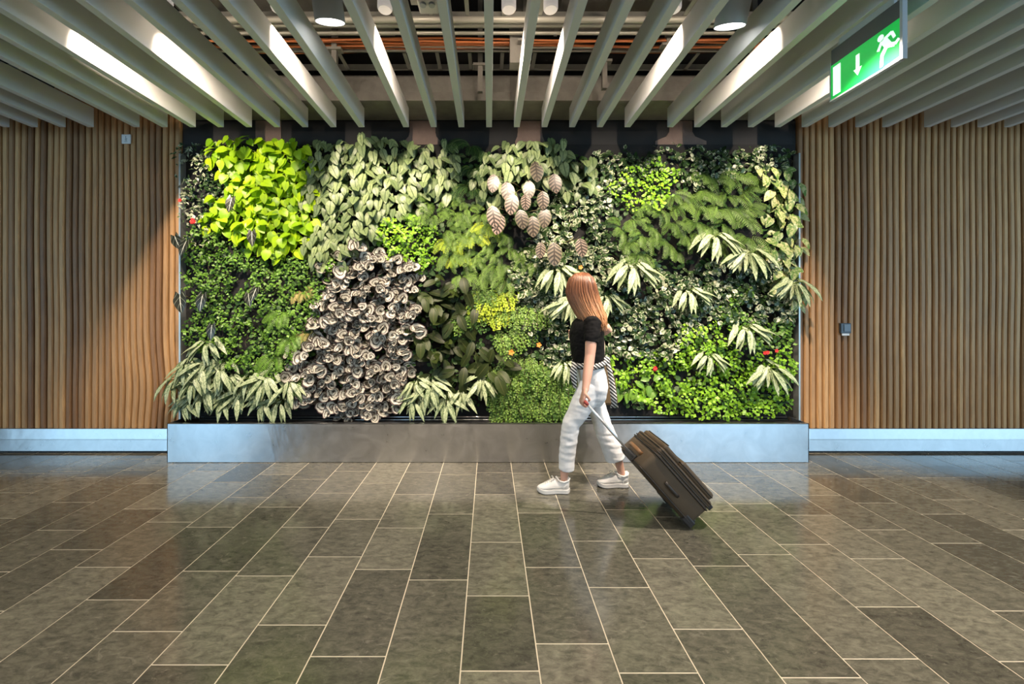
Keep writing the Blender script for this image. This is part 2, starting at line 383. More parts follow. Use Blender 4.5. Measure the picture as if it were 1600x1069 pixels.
for x, l in small:
    p = V((x, 2.42, 3.275)); t = empty('wall_washer_lamp', p)
    mb = MB(); mb.tube([(0, 0, 0.22), (0, 0, 0.01), (0, 0, 0)], [0.046, 0.046, 0.04], 24); mb.build('casing', M['frost'], t, smooth=False)
    mb = MB(); mb.tube([(0, 0, 0.22), (0, 0, 0.6)], 0.01, 8); mb.build('stem', M['dark'], t)
    tag(t, 'slim frosted white cylinder lamp, ' + l, 'lamp')
    spotlight(p + V((0, 0.02, -0.012)), p + V((0.35 * (x > 2.5) - 0.35 * (x < -2.5), 1.3, -1.35)), 300 if abs(x) > 2.5 else 195, 94, 0.95); spotlight(p + V((0, 0, 0.25)), p + V((0, 0.9, 0.55)), 9, 150, 0.8)  # second spot is an added uplight that brightens the void above the slats

# spots added to light the floor as the lamps' downward spill, and the unseen rows of ceiling lamps over the concourse behind the camera
for x, y, e in ((-2.05, 2.45, 110), (-0.70, 2.42, 30), (1.90, 2.08, 430), (-3.15, 2.3, 30), (3.30, 2.3, 30)):
    spotlight((x, y, 3.035), (x - 0.35 if e > 200 else x, y + 0.1, 0), e, 105, 0.6, (1, 0.84, 0.70))
for y in (0.5, -1.2):
    for x in (-5.2, -3.15, -1.04, 1.13, 3.30, 5.4): spotlight((x, y, 3.03), (x, y + 0.2, 0), 34, 125, 0.6, (1, 0.86, 0.70))

# ---------------------------------------------------------------- exit sign, switch, notice
ex = empty('exit_sign', (2.135, 2.0, 2.70)); L_, H_ = 0.40, 0.208
gr = emissive('lit_green_sign', (0.0, 0.33, 0.045), 1.0); wh = emissive('lit_white_sign', (0.85, 1.0, 0.93), 0.85)
mb = MB(); mb.span((0.002, -0.004, -0.004), (0.018, L_ + 0.004, H_ + 0.004)); mb.build('face_panel', gr, ex)
mb = MB(); mb.span((-0.004, -0.01, -0.012), (0.022, L_ + 0.01, -0.004)); mb.span((-0.004, -0.018, -0.012), (0.022, -0.004, H_ + 0.11)); mb.span((-0.002, L_ + 0.004, -0.012), (0.02, L_ + 0.01, H_ + 0.02)); mb.build('frame', M['lamp_grey'], ex)
mb = MB(); mb.span((0.004, -0.004, H_ + 0.006), (0.014, L_ + 0.004, H_ + 0.10)); mb.build('header_plate', plain('smoky_plate', (0.13, 0.135, 0.13), 0.15), ex)
mb = MB(); mb.span((0.002, 0.03, H_ + 0.10), (0.02, L_ - 0.05, H_ + 0.137)); mb.build('ceiling_mount', M['lamp_grey'], ex)
def sg(u, v): return (0.0, (1 - u) * L_, v * H_)
def symbol(name, polys):
    mb = MB()
    for q, poly in enumerate(polys): mb.prism(poly, lambda a, b, d: (d, (1 - a) * L_, b * H_), 0.0021, 0.0004 + 0.0001 * q)
    mb.build(name, wh, ex, fix=True)
symbol('door_symbol', [[(0.03, 0.08), (0.155, 0.08), (0.155, 0.93), (0.03, 0.93)]])
symbol('arrow_symbol', [[(0.40, 0.82), (0.455, 0.82), (0.455, 0.42), (0.40, 0.42)], [(0.365, 0.44), (0.49, 0.44), (0.428, 0.24)]])
def limb(a, b, w): 
    dx, dy = (b[0] - a[0]) * 2, b[1] - a[1]; l = sqrt(dx * dx + dy * dy); nx, ny = -dy / l * w / 4, dx / l * w / 2
    return [(a[0] + nx, a[1] + ny), (b[0] + nx, b[1] + ny), (b[0] - nx, b[1] - ny), (a[0] - nx, a[1] - ny)]
cx_, cy_ = 0.755, 0.83
symbol('running_figure', [[(cx_ + 0.042 * cos(q * pi / 6), cy_ + 0.085 * sin(q * pi / 6)) for q in range(12)],
    limb((0.79, 0.74), (0.86, 0.50), 0.17), limb((0.77, 0.72), (0.72, 0.52), 0.075), limb((0.80, 0.74), (0.90, 0.80), 0.075), limb((0.90, 0.80), (0.935, 0.62), 0.07),
    limb((0.85, 0.52), (0.94, 0.44), 0.11), limb((0.94, 0.44), (0.99, 0.52), 0.08), limb((0.84, 0.54), (0.775, 0.36), 0.11), limb((0.775, 0.38), (0.765, 0.06), 0.085), limb((0.80, 0.0), (0.99, 0.035), 0.03)])
tag(ex, 'lit green emergency exit sign with running figure and down arrow under the ceiling slats', 'exit sign')

def box_at(px0, py0, px1, py1, Y, d):
    a = at(px0, py1, Y); b = at(px1, py0, Y); return (a.x, Y - d, a.z), (b.x, Y, b.z)
nt = empty('wall_notice', at(197.5, 217.5, 3.72)); mb = MB(); mb.box((0, 0, 0), (0.086, 0.012, 0.09)); mb.build('plate', M['white'], nt, bevel=0.003)
mb = MB()
for q, (x, z, a, b) in enumerate(((0, 0.018, 0.006, 0.016), (0.004, 0.003, 0.018, 0.004), (-0.003, -0.008, 0.004, 0.018), (0.007, -0.010, 0.004, 0.014), (0, -0.026, 0.03, 0.003))): mb.box((x, -0.0068, z), (a, 0.001, b))
mb.build('pictogram', plain('grey_ink', (0.2, 0.22, 0.24), 0.6), nt); tag(nt, 'small white square notice with a tiny grey pictogram, high on the left timber wall', 'notice')
sw = empty('wall_switch', at(1320.5, 513, 3.72)); mb = MB(); mb.box((0, 0, 0), (0.098, 0.022, 0.098)); mb.build('housing', plain('slate_plastic', (0.045, 0.065, 0.085), 0.35), sw, bevel=0.004)
mb = MB(); mb.box((0.008, -0.013, 0.004), (0.064, 0.008, 0.072)); mb.build('rocker', plain('blue_grey_plastic', (0.11, 0.15, 0.19), 0.3), sw, bevel=0.004)
mb = MB(); mb.box((0.0, -0.004, -0.06), (0.07, 0.008, 0.02)); mb.build('name_strip', M['white'], sw); tag(sw, 'square dark grey-blue wall switch on the right timber wall', 'wall switch')

# ---------------------------------------------------------------- planter, frame and felt panel
pl = empty('steel_planter', (0, 3.6, 0)); mb = MB(); zt = 0.353
mb.span((-2.915, -0.13, 0.004), (2.886, -0.124, zt)); mb.span((-2.915, -0.13, 0.004), (-2.909, 0.11, zt)); mb.span((2.880, -0.13, 0.004), (2.886, 0.11, zt))
mb.span((-2.915, -0.13, zt - 0.004), (2.886, -0.105, zt)); mb.build('trough', M['steel'], pl)
mb = MB(); mb.span((-2.9, -0.12, 0.30), (2.88, 0.14, 0.315)); mb.build('liner', M['dark'], pl)
mb = MB()
for z, y in ((0.325, 0.085), (0.348, 0.098)): mb.tube([(-2.78, y, z), (2.86, y, z)], 0.008, 8)
mb.build('gutter_rail', M['steel'], pl, smooth=True)
mb = MB(); mb.span((-2.905, -0.12, 0), (2.878, -0.1, 0.01)); mb.build('toe_seal', M['dark'], pl)
tag(pl, 'long low brushed steel planter trough along the foot of the planted wall', 'planter')
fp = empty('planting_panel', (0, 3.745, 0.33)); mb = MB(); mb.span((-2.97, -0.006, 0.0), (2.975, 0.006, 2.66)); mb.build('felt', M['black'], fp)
for s, px in ((-1, 287), (1, 1243)):
    x = (px - 765) * 3.72 / FOC; mb = MB(); mb.span((x - 0.008, 3.67, 0.31), (x + 0.008, 3.738, 2.88)); tag(mb.build('trim_%d' % (6 + s), M['zinc']), kind='structure')
tag(fp, 'black felt backing panel with metal edges behind the wall plants', 'panel')

# ================================================================ PLANTS
random.seed(21)
def unit(v): v = V(v); v.normalize(); return v
PROF = {
 'heart': lambda t: max(0.0, min(1.0, 1.0 * (1 - abs((t - 0.27) / 0.27) ** 2.6) if t < 0.27 else cos((t - 0.27) / 0.73 * pi / 2) ** 0.80)) * 0.98 + 0.02 if t < 1 else 0.0,
 'oval': lambda t: sin(pi * min(1, t * 0.96 + 0.02)) ** 0.62,
 'lance': lambda t: sin(pi * t ** 0.80) ** 0.85,
 'arrow': lambda t: (0.75 + 0.9 * t if t < 0.25 else cos((t - 0.25) / 0.75 * pi / 2) ** 0.9),
 'small': lambda t: sin(pi * t) ** 0.7,
}
def leaf(mb, base, axis, nrm, L, Wd, shape='oval', n=5, fold=0.18, curve=0.25, r=None, twist=0.0, m=0):
    base = V(base); axis = unit(axis); nrm = V(nrm); nrm = nrm - axis * nrm.dot(axis)
    if nrm.length < 1e-4: nrm = V((0, -1, 0.3)); nrm = nrm - axis * nrm.dot(axis)
    nrm.normalize(); side = axis.cross(nrm); pr = PROF[shape]
    if r is None: r = min(1, max(0, random.gauss(0.5, 0.22)))
    vs = []; uvs = []
    for i in range(n + 1):
        t = i / n; w = max(0.0, pr(t)) * Wd / 2
        if i == 0: w = Wd * {'heart': 0.20, 'arrow': 0.30}.get(shape, 0.02)
        if i == n: w = 0
        back = 0.0
        if shape in ('heart', 'arrow') and i == 0: back = -L * (0.10 if shape == 'heart' else 0.22)
        c = base + axis * (L * t) - nrm * (curve * L * t * t)
        tw = side * cos(twist * t) + nrm * sin(twist * t)
        vs += [c - tw * w + nrm * (fold * w) + axis * back, c, c + tw * w + nrm * (fold * w) + axis * back]
        uvs += [(0, t), (0.5, t), (1, t)]
    fs = []
    for i in range(n):
        a = i * 3; b = a + 3
        fs += [(a, a + 1, b + 1, b), (a + 1, a + 2, b + 2, b + 1)]
    mb.add(vs, fs, uvs, r, m)

def leafmat(name, build, rough=0.42, trans=0.12, tcol=None, spec=0.4):
    t = NT(name); u, v, uv = t.uv(); e = t.math('MULTIPLY', t.math('ABSOLUTE', t.math('SUBTRACT', u, 0.5)), 2.0); a = t.attr()
    c = build(t, e, v, a); t.set(c, rough, 0, spec)
    if trans:
        tr = t.n('ShaderNodeBsdfTranslucent'); t.put(tr.inputs[0], tcol if tcol else c); mx = t.n('ShaderNodeMixShader'); mx.inputs[0].default_value = trans
        t.lk(t.b.outputs[0], mx.inputs[1]); t.lk(tr.outputs[0], mx.inputs[2]); t.lk(mx.outputs[0], t.out.inputs['Surface'])
    return t.mat
def veinpat(t, e, v, freq=7.0, k=0.75):
    s = t.math('SINE', t.math('MULTIPLY', t.math('SUBTRACT', v, t.math('MULTIPLY', e, 0.16 * k)), freq * 6.283)); return s
def simple_leaf(dark, light, vein=None, ve=0.08, edge=None, ee=0.85):
    def f(t, e, v, a):
        c = t.mix(a, dark, light)
        if edge: c = t.mix(t.ramp(e, ee - 0.06, ee + 0.02), c, edge)
        if vein: c = t.mix(t.ramp(e, ve, ve * 0.4), c, vein)
        return c
    return f
def f_silver(t, e, v, a):
    n = t.noise(60, 2, vec=t.obj()); c = t.mix(a, (0.075, 0.125, 0.045), (0.29, 0.36, 0.16))
    c = t.mix(t.math('MULTIPLY', t.ramp(n, 0.45, 0.7), 0.5), c, (0.08, 0.125, 0.05))
    c = t.mix(t.ramp(e, 0.13, 0.05), c, (0.05, 0.085, 0.03)); return t.mix(t.math('MULTIPLY', t.ramp(e, 0.84, 0.95), 0.75), c, (0.06, 0.11, 0.035))
def f_alo(t, e, v, a):
    s = veinpat(t, e, v, 6.0, 1.4); c = t.mix(a, (0.06, 0.06, 0.030), (0.38, 0.27, 0.23))
    c = t.mix(t.ramp(s, -0.2, 0.3), c, (0.028, 0.026, 0.018)); c = t.mix(t.ramp(e, 0.14, 0.07), c, (0.035, 0.025, 0.018)); return t.mix(t.ramp(e, 0.88, 0.96), c, (0.11, 0.12, 0.05))
def f_agla(t, e, v, a):
    n = t.noise(45, 3, vec=t.obj((1, 1, 0.55)), dist=1.0); s = veinpat(t, e, v, 6, 2.2)
    k = t.ramp(t.math('ADD', t.math('ADD', n, t.math('MULTIPLY', s, 0.07)), t.math('MULTIPLY', e, 0.10)), 0.54, 0.66)
    c = t.mix(a, (0.27, 0.34, 0.17), (0.52, 0.58, 0.36)); c = t.mix(t.math('MULTIPLY', k, 0.8), c, (0.05, 0.10, 0.035))
    c = t.mix(t.ramp(e, 0.80, 0.92), c, (0.035, 0.085, 0.025)); return t.mix(t.ramp(e, 0.09, 0.04), c, (0.10, 0.17, 0.06))
def f_beg(t, e, v, a):
    # u = angle, v = radius on these round, coiled leaves
    x = t.n('ShaderNodeUVMap'); y = t.n('ShaderNodeSeparateXYZ'); t.lk(x.outputs[0], y.inputs[0]); th, rr = y.outputs[0], y.outputs[1]
    n = t.noise(55, 3, vec=t.obj()); q = t.math('ADD', rr, t.math('MULTIPLY', t.math('SUBTRACT', n, 0.5), 0.22))
    veins = t.math('SINE', t.math('MULTIPLY', th, 6.283 * 9))
    c = t.mix(a, (0.26, 0.26, 0.21), (0.72, 0.70, 0.60))
    core = t.ramp(t.math('ADD', q, t.math('MULTIPLY', veins, 0.06)), 0.30, 0.18); c = t.mix(core, c, (0.045, 0.035, 0.022))
    sp = t.math('ABSOLUTE', t.math('SUBTRACT', q, t.math('ADD', 0.16, t.math('MULTIPLY', th, 0.60)))); c = t.mix(t.ramp(sp, 0.085, 0.04), c, (0.05, 0.035, 0.025))
    c = t.mix(t.ramp(q, 0.84, 0.92), c, (0.045, 0.022, 0.022)); gm = t.n('ShaderNodeNewGeometry'); return t.mix(t.math('MULTIPLY', gm.outputs['Backfacing'], 0.0), c, (0.10, 0.03, 0.03))
def f_croton(t, e, v, a):
    c = t.mix(a, (0.005, 0.008, 0.004), (0.035, 0.055, 0.010)); c = t.mix(t.ramp(a, 0.90, 1.0), c, (0.12, 0.065, 0.05)); return t.mix(t.ramp(e, 0.06, 0.03), c, (0.07, 0.075, 0.025))
def f_varieg(t, e, v, a):
    c = t.mix(a, (0.014, 0.034, 0.010), (0.055, 0.115, 0.028)); n = t.noise(45, 3, vec=t.obj(), dist=0.6)
    k = t.ramp(t.math('ADD', t.math('ADD', t.math('MULTIPLY', e, 0.18), n), t.math('MULTIPLY', a, 0.42)), 0.84, 0.94); return t.mix(k, c, (0.46, 0.48, 0.33))
def f_poth(t, e, v, a):
    n = t.noise(38, 3, vec=t.obj(), dist=0.8); c = t.mix(a, (0.07, 0.16, 0.03), (0.17, 0.28, 0.05)); return t.mix(t.ramp(t.math('ADD', n, t.math('MULTIPLY', a, 0.25)), 0.56, 0.72), c, (0.50, 0.50, 0.24))
def f_dveins(t, e, v, a):
    s = veinpat(t, e, v, 3.0, 2.6); c = t.mix(t.ramp(s, 0.93, 0.99), (0.014, 0.017, 0.011), (0.20, 0.22, 0.17)); return t.mix(t.ramp(e, 0.09, 0.04), c, (0.55, 0.56, 0.48))
P = dict(
  lime=leafmat('lime_leaf', simple_leaf((0.15, 0.34, 0.006), (0.50, 0.72, 0.015), (0.24, 0.46, 0.008)), 0.4, 0.25),
  silver=leafmat('silver_heart_leaf', f_silver), alo=leafmat('copper_striped_leaf', f_alo, 0.35), agla=leafmat('silver_lance_leaf', f_agla),
  beg=leafmat('cream_spiral_leaf', f_beg, 0.55), croton=leafmat('bronze_leaf', f_croton, 0.45, 0.03, spec=0.2), var=leafmat('white_edged_leaf', f_varieg, 0.3),
  poth=leafmat('cream_blotched_leaf', f_poth), dv=leafmat('black_leaf_white_veins', f_dveins, 0.3, 0.04),
  fig=leafmat('small_green_leaf', simple_leaf((0.045, 0.12, 0.012), (0.17, 0.34, 0.035)), 0.45, 0.15),
  figb=leafmat('small_bright_green_leaf', simple_leaf((0.11, 0.27, 0.012), (0.30, 0.55, 0.03)), 0.45, 0.2),
  fern=leafmat('fern_green', simple_leaf((0.030, 0.080, 0.014), (0.16, 0.28, 0.045)), 0.5, 0.2),
  fernl=leafmat('maidenhair_green', simple_leaf((0.045, 0.12, 0.018), (0.24, 0.40, 0.065)), 0.5, 0.2),
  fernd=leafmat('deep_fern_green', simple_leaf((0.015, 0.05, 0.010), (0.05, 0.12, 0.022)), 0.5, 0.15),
  ferny=leafmat('yellow_fern_green', simple_leaf((0.20, 0.32, 0.02), (0.46, 0.58, 0.04)), 0.5, 0.25),
  ferno=leafmat('fading_fern', simple_leaf((0.22, 0.22, 0.05), (0.42, 0.34, 0.12)), 0.6, 0.2),
  green=leafmat('fresh_heart_leaf', simple_leaf((0.08, 0.19, 0.02), (0.20, 0.38, 0.05), (0.25, 0.42, 0.08)), 0.35, 0.15),
  stem=plain('plant_stem', (0.09, 0.075, 0.03), 0.6), stemg=plain('green_stem', (0.12, 0.19, 0.04), 0.6),
  red=plain('red_petal', (0.62, 0.025, 0.018), 0.5), orange=plain('orange_petal', (0.75, 0.26, 0.04), 0.5),
)
OUT = V((0, -1, 0))
def tilt(amt_up=0.55, amt=0.35):
    return unit((U(-amt, amt), -1, amt_up + U(-amt, amt)))
def stems(pts, rad, name, mat, parent):
    mb = MB()
    for a, b in pts:
        a, b = V(a), V(b); mid = (a + b) / 2 + V((0, -0.012, 0.015)); mb.tube([a, mid, b], rad, 5, cap=False)
    mb.build(name, mat, parent, smooth=True)

# --- leafy clump: leaves pointing out and down round a rooting point
def clump(name, mat, n, Rr, depth, L, Wd, shape, seg=5, fold=0.2, curve=0.3, down=0.9, up=0.6, smat='stemg'):
    t = empty(name); mb = MB(); st = []
    for i in range(n):
        a = U(0, 2 * pi); q = sqrt(rnd()) * Rr; x, z = q * cos(a), q * sin(a)
        y = -U(0.15, 1) * depth * (1 - 0.45 * (q / Rr) ** 2)
        k = U(0.75, 1.15); ax = unit((cos(a) * 0.55 + U(-0.85, 0.85), U(-0.55, -0.05), -down + U(-0.5, 0.5) + 0.35 * sin(a)))
        b = V((x, y, z)); leaf(mb, b, ax, tilt(up), L * k, Wd * k, shape, seg, fold, curve)
        if i % 2 == 0: st.append(((x * 0.25, 0.0, z * 0.25), b))
    mb.build('foliage', P[mat], t, smooth=True); stems(st, 0.0022, 'stem', P[smat], t); return t
# --- rosette of long pointed leaves arching over
def rosette(name, n, L, Wd, spread=1.0, mat='agla'):
    t = empty(name); mb = MB(); st = []
    for i in range(n):
        f = (i + 0.5) / n; a = -pi / 2 + (f - 0.5) * 2.0 * spread * (1 if i % 2 else 0.8) + U(-0.15, 0.15)
        tier = U(0, 1); b = V((cos(a) * 0.055 + U(-0.03, 0.03), -0.05 - 0.13 * tier, 0.09 - 0.10 * tier + U(-0.02, 0.03) + abs(cos(a)) * 0.02)); k = U(0.8, 1.12)
        ax = unit((cos(a) * 0.95, -0.42, sin(a) * 0.62 + 0.10)); leaf(mb, b, ax, unit((cos(a) * 0.25, -0.75, 0.75)), L * k, Wd * k, 'lance', 7, 0.16, 0.38, twist=U(-0.5, 0.5)); st.append(((0, 0, 0.0), b))
    mb.build('foliage', P[mat], t, smooth=True); stems(st, 0.0035, 'stem', P['stemg'], t); return t
# --- spiral begonia
def begonia(name, n):
    t = empty(name); mb = MB(); st = []
    for i in range(n):
        a = U(0, 2 * pi); q = sqrt(rnd()) * 0.11; c = V((q * cos(a), -U(0.02, 0.13), q * sin(a))); nn = unit((U(-0.9, 0.9), -1, U(-0.2, 1.0)))
        sd = unit(nn.cross(V((U(-0.4, 0.4), 0, 1)))); upv = sd.cross(nn); Rr = U(0.044, 0.072); r = min(1, max(0, random.gauss(0.55, 0.28))); ph = U(0, 6.28); mir = random.choice((-1, 1))
        vs = []; uvs = []; NA, NR = 18, 4
        for ia in range(NA + 1):
            th = ia / NA; ang = th * 2 * pi * 1.12 * mir + ph
            for ir in range(NR + 1):
                rr = ir / NR; rad = Rr * rr * (0.55 + 0.55 * th) * (1 + 0.05 * sin(ang * 7)) * (1 + 0.38 * exp(-((th - 0.62) / 0.09) ** 2))
                if th > 0.9: rad *= 1 - (th - 0.9) * 3
                hgt = 0.30 * rad * rr - 0.012 * (1 - rr) * (1 - rr) + 0.020 * th - 0.004
                vs.append(c + sd * (rad * cos(ang)) + upv * (rad * sin(ang)) + nn * hgt); uvs.append((th, rr))
        fs = [(ia * (NR + 1) + ir, ia * (NR + 1) + ir + 1, (ia + 1) * (NR + 1) + ir + 1, (ia + 1) * (NR + 1) + ir) for ia in range(NA) for ir in range(NR)]
        mb.add(vs, fs, uvs, r); st.append(((U(-0.02, 0.02), 0, U(-0.02, 0.02)), c - nn * 0.012))
    mb.build('foliage', P['beg'], t, smooth=True); stems(st, 0.004, 'stem', P['stem'], t); return t
# --- ferns
def fern(name, mat, n, L, pin, droop=0.8, seg=15, maiden=False, spread=2.6):
    t = empty(name); mb = MB(); sb = MB()
    for i in range(n):
        a = -pi / 2 + (((i + U(0.0, 1.0)) / n) - 0.5) * spread * 1.5; k = U(0.7, 1.1); Lk = L * k; d0 = unit((cos(a) * 1.0, -0.85, sin(a) * 0.45 + 0.62)); pos = V((U(-.02, .02), -0.01, U(-.02, .02))); d = V(d0); pts = [V(pos)]; rr = min(1, max(0, random.gauss(0.5, 0.25)))
        for s in range(seg):
            d = unit(d + V((0, 0, -droop * 2.6 / seg)) + V((U(-.05, .05), 0, 0))); 
            pos = pos + d * (Lk / seg)
            if pos.y > -0.012: pos.y = -0.012
            pts.append(V(pos))
            if s < 1: continue
            f = s / seg; pl_ = pin * (sin(pi * min(1, f * 0.8 + 0.16)) ** 0.8); sd = unit(d.cross(unit((0, -1, 0.5)))); nr = unit(sd.cross(d)); 
            if nr.y > 0: nr = -nr
            for sg_ in (-1, 1):
                if maiden:
                    for q in range(2):
                        b = pos + sd * sg_ * (pl_ * (q + 0.5) / 2) + V((U(-.006, .006), U(-.010, .004), U(-.008, .006))); leaf(mb, b, unit(sd * sg_ + d * 0.5 + V((U(-.6, .6), U(-.3, .3), U(-.8, .3)))), tilt(0.6, 0.6), pin * 0.42, pin * 0.40, 'small', 2, 0.1, 0.2, r=min(1, max(0, rr + U(-.3, .3))))
                else:
                    leaf(mb, pos, unit(sd * sg_ + d * 0.35 - V((0, 0, 0.12))), nr + V((0, -0.2, 0.2)), pl_ * U(.8, 1.1), pin * 0.165, 'small', 3, 0.15, 0.35, r=min(1, max(0, rr + U(-.12, .12))))
        sb.tube(pts, 0.0013, 4, cap=False)
    mb.build('fronds', P[mat], t, smooth=True); sb.build('stem', P['stem' if maiden else 'stemg'], t, smooth=True); return t

def inpoly(x, y, poly):
    c = False; j = len(poly) - 1
    for i in range(len(poly)):
        xi, yi = poly[i]; xj, yj = poly[j]
        if (yi > y) != (yj > y) and x < (xj - xi) * (y - yi) / (yj - yi) + xi: c = not c
        j = i
    return c
FELT = 3.738
WY = 3.62                                        # depth at which the foliage is measured
def scatter(poly, step, avoid=()):
    xs = [p[0] for p in poly]; ys = [p[1] for p in poly]; out = []; row = 0; y = min(ys) + step * 0.3
    while y < max(ys):
        x = min(xs) + (step / 2 if row % 2 else 0)
        while x < max(xs):
            px, py = x + U(-.27, .27) * step, y + U(-.27, .27) * step
            if inpoly(px, py, poly) and not any(inpoly(px, py, q) for q in avoid): out.append((px, py))
            x += step
        y += step * 0.87; row += 1
    return out
def plant_zone(protos, pts, label, cat, group, s=(0.85, 1.15), rot=0.35, used=set()):
    """label may be a function of the pixel position"""
    for i, (px, py) in enumerate(pts):
        src = protos[i % len(protos)]
        if src.name not in used: o = src; used.add(src.name)
        else: o = copy_tree(src)
        p = at(px, py, WY); o.location = (p.x, FELT - 0.002, p.z); k = U(*s); mx = random.choice((-1, 1))
        o.scale = (k * mx, k, k); o.rotation_euler = (0, U(-rot, rot), 0)
        tag(o, label(px, py) if callable(label) else label, cat, group)

Z = dict(
 lime=[(328, 225), (365, 218), (470, 226), (480, 265), (482, 330), (470, 372), (430, 396), (398, 388), (370, 352), (325, 348), (322, 318), (350, 305), (344, 262), (322, 245)],
 silverA=[(474, 226), (560, 222), (625, 218), (690, 222), (715, 240), (718, 275), (690, 300), (650, 318), (625, 330), (590, 345), (580, 392), (530, 400), (478, 395), (482, 330)],
 silverB=[(758, 235), (800, 220), (860, 218), (905, 232), (925, 262), (915, 300), (880, 300), (850, 278), (800, 285), (785, 312), (748, 305), (745, 270)],
 beg=[(545, 400), (600, 392), (632, 405), (650, 440), (645, 500), (632, 560), (630, 640), (560, 652), (500, 650), (448, 640), (442, 605), (470, 575), (462, 545), (500, 520), (488, 470), (510, 440)],
 darkl=[(640, 430), (700, 410), (735, 440), (745, 490), (770, 540), (800, 560), (770, 600), (720, 610), (660, 590), (625, 560), (640, 500)],
 aglaL=[(275, 548), (330, 540), (380, 575), (430, 590), (478, 590), (450, 632), (415, 650), (330, 648), (285, 640), (270, 600)],
 aglaM=[(620, 590), (690, 600), (760, 590), (770, 620), (735, 640), (660, 640), (618, 640)],
)
# ---- creeping small-leaved mats: nobody could count them
def creeper(name, poly, mat, dens, L, label, avoid=(), dep=0.12, Wr=0.75, shape='small', n=2, freq=9):
    mb = MB(); xs = [p[0] for p in poly]; ys = [p[1] for p in poly]; area_px = 0
    for i in range(len(poly)): area_px += poly[i - 1][0] * poly[i][1] - poly[i][0] * poly[i - 1][1]
    cnt = int(abs(area_px) / 2 * (WY / FOC) ** 2 * dens)
    i = 0
    while i < cnt:
        px, py = U(min(xs), max(xs)), U(min(ys), max(ys))
        px2 = px + 14 * noise.noise(V((px * .05, py * .05, 3))); py2 = py + 14 * noise.noise(V((px * .05, py * .05, 8)))
        if not inpoly(px2, py2, poly) or any(inpoly(px, py, q) for q in avoid): 
            if rnd() < 0.0005: i += 1
            continue
        i += 1; p = at(px, py, WY); cl = noise.noise(V((p.x * freq, p.z * freq, 1.7))); c2 = noise.noise(V((p.x * 3, p.z * 3, 4)))
        if cl < -0.28 and rnd() < 0.85: continue
        d = 0.02 + dep * (0.45 + 0.8 * cl + 0.5 * c2) * U(0.55, 1.0); d = max(0.022, d)
        k = U(0.7, 1.3); leaf(mb, (p.x, FELT - d, p.z), (U(-1, 1), U(-.5, .1), U(-1, .5)), tilt(0.5, 0.7), L * k, L * Wr * k, shape, n, 0.12, 0.2, r=min(1, max(0, 0.5 + 0.35 * c2 + random.gauss(0, 0.22))))
    sb = MB()
    for q in range(int(cnt / 60)):
        px, py = U(min(xs), max(xs)), U(min(ys), max(ys))
        if not inpoly(px, py, poly) or any(inpoly(px, py, w) for w in avoid): continue
        p = at(px, py, WY); pts = [V((p.x, FELT - 0.004, p.z))]
        for s in range(4): pts.append(pts[-1] + V((U(-.03, .03), -0.016, -0.028)))
        sb.tube(pts, 0.0012, 4, cap=False)
    o = mb.build(name, P[mat], smooth=True); sb.build('stem', P['stem'], o)['kind'] = 'stuff'
    return tag(o, label, 'creeping plant', kind='stuff')

creeper('creeping_plant', [(285, 350), (345, 350), (395, 392), (540, 400), (500, 450), (500, 520), (465, 560), (420, 600), (330, 560), (286, 545)], 'fig', 2900, 0.030,
        'mat of tiny-leaved green creeper covering the left side of the planted wall below the lime plant', dep=0.13)
creeper('trailing_jasmine', [(268, 222), (325, 216), (350, 250), (345, 300), (322, 345), (325, 385), (285, 380), (278, 320), (262, 262)], 'var', 1300, 0.045,
        'dark trailing plant with small white-edged leaves at the top left corner of the planted wall', Wr=0.5, dep=0.12)
creeper('creeping_plant', [(585, 345), (640, 330), (680, 350), (682, 400), (655, 430), (610, 405), (585, 385)], 'figb', 2900, 0.030,
        'bright fresh-green patch of tiny round leaves above the cream spiral leaves', dep=0.15, Wr=0.95)
creeper('creeping_plant', [(975, 262), (1030, 245), (1068, 262), (1060, 300), (1025, 330), (985, 325), (950, 300)], 'figb', 2000, 0.030,
        'bright green tiny-leaved patch high on the right half of the planted wall', dep=0.15, Wr=0.95)
creeper('creeping_plant', [(1060, 520), (1100, 500), (1140, 505), (1160, 560), (1240, 540), (1248, 650), (1060, 655), (1040, 655), (960, 600), (950, 560), (1010, 555), (1050, 560)], 'figb', 2300, 0.034,
        'wide bright green tiny-leaved mat covering the lower right of the planted wall', dep=0.15, Wr=0.85)
creeper('creeping_plant', [(1150, 445), (1185, 450), (1180, 500), (1205, 500), (1248, 500), (1248, 545), (1160, 545), (1130, 500)], 'fig', 2300, 0.034,
        'green tiny-leaved patch near the right edge of the planted wall above the wide mat', dep=0.11, Wr=0.85)
creeper('variegated_creeper', [(845, 300), (920, 290), (960, 310), (950, 370), (1000, 410), (1100, 420), (1200, 400), (1250, 420), (1248, 500), (1160, 500), (1100, 500), (1050, 560), (960, 560), (900, 600), (840, 560), (800, 440), (790, 400), (830, 380)], 'var', 1500, 0.056,
        'mass of small dark leaves with white edges across the middle right of the planted wall', dep=0.12, n=3)
creeper('variegated_creeper', [(925, 236), (1040, 226), (1110, 226), (1225, 222), (1248, 236), (1246, 262), (1180, 262), (1090, 300), (1050, 262), (960, 300), (920, 300)], 'var', 1350, 0.046,
        'dark strip of small white-edged leaves along the top right of the planted wall', dep=0.1, n=3)
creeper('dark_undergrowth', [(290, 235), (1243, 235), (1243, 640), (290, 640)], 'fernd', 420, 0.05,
        'deep green leaves growing flat against the felt behind the other wall plants', dep=0.03, n=3)

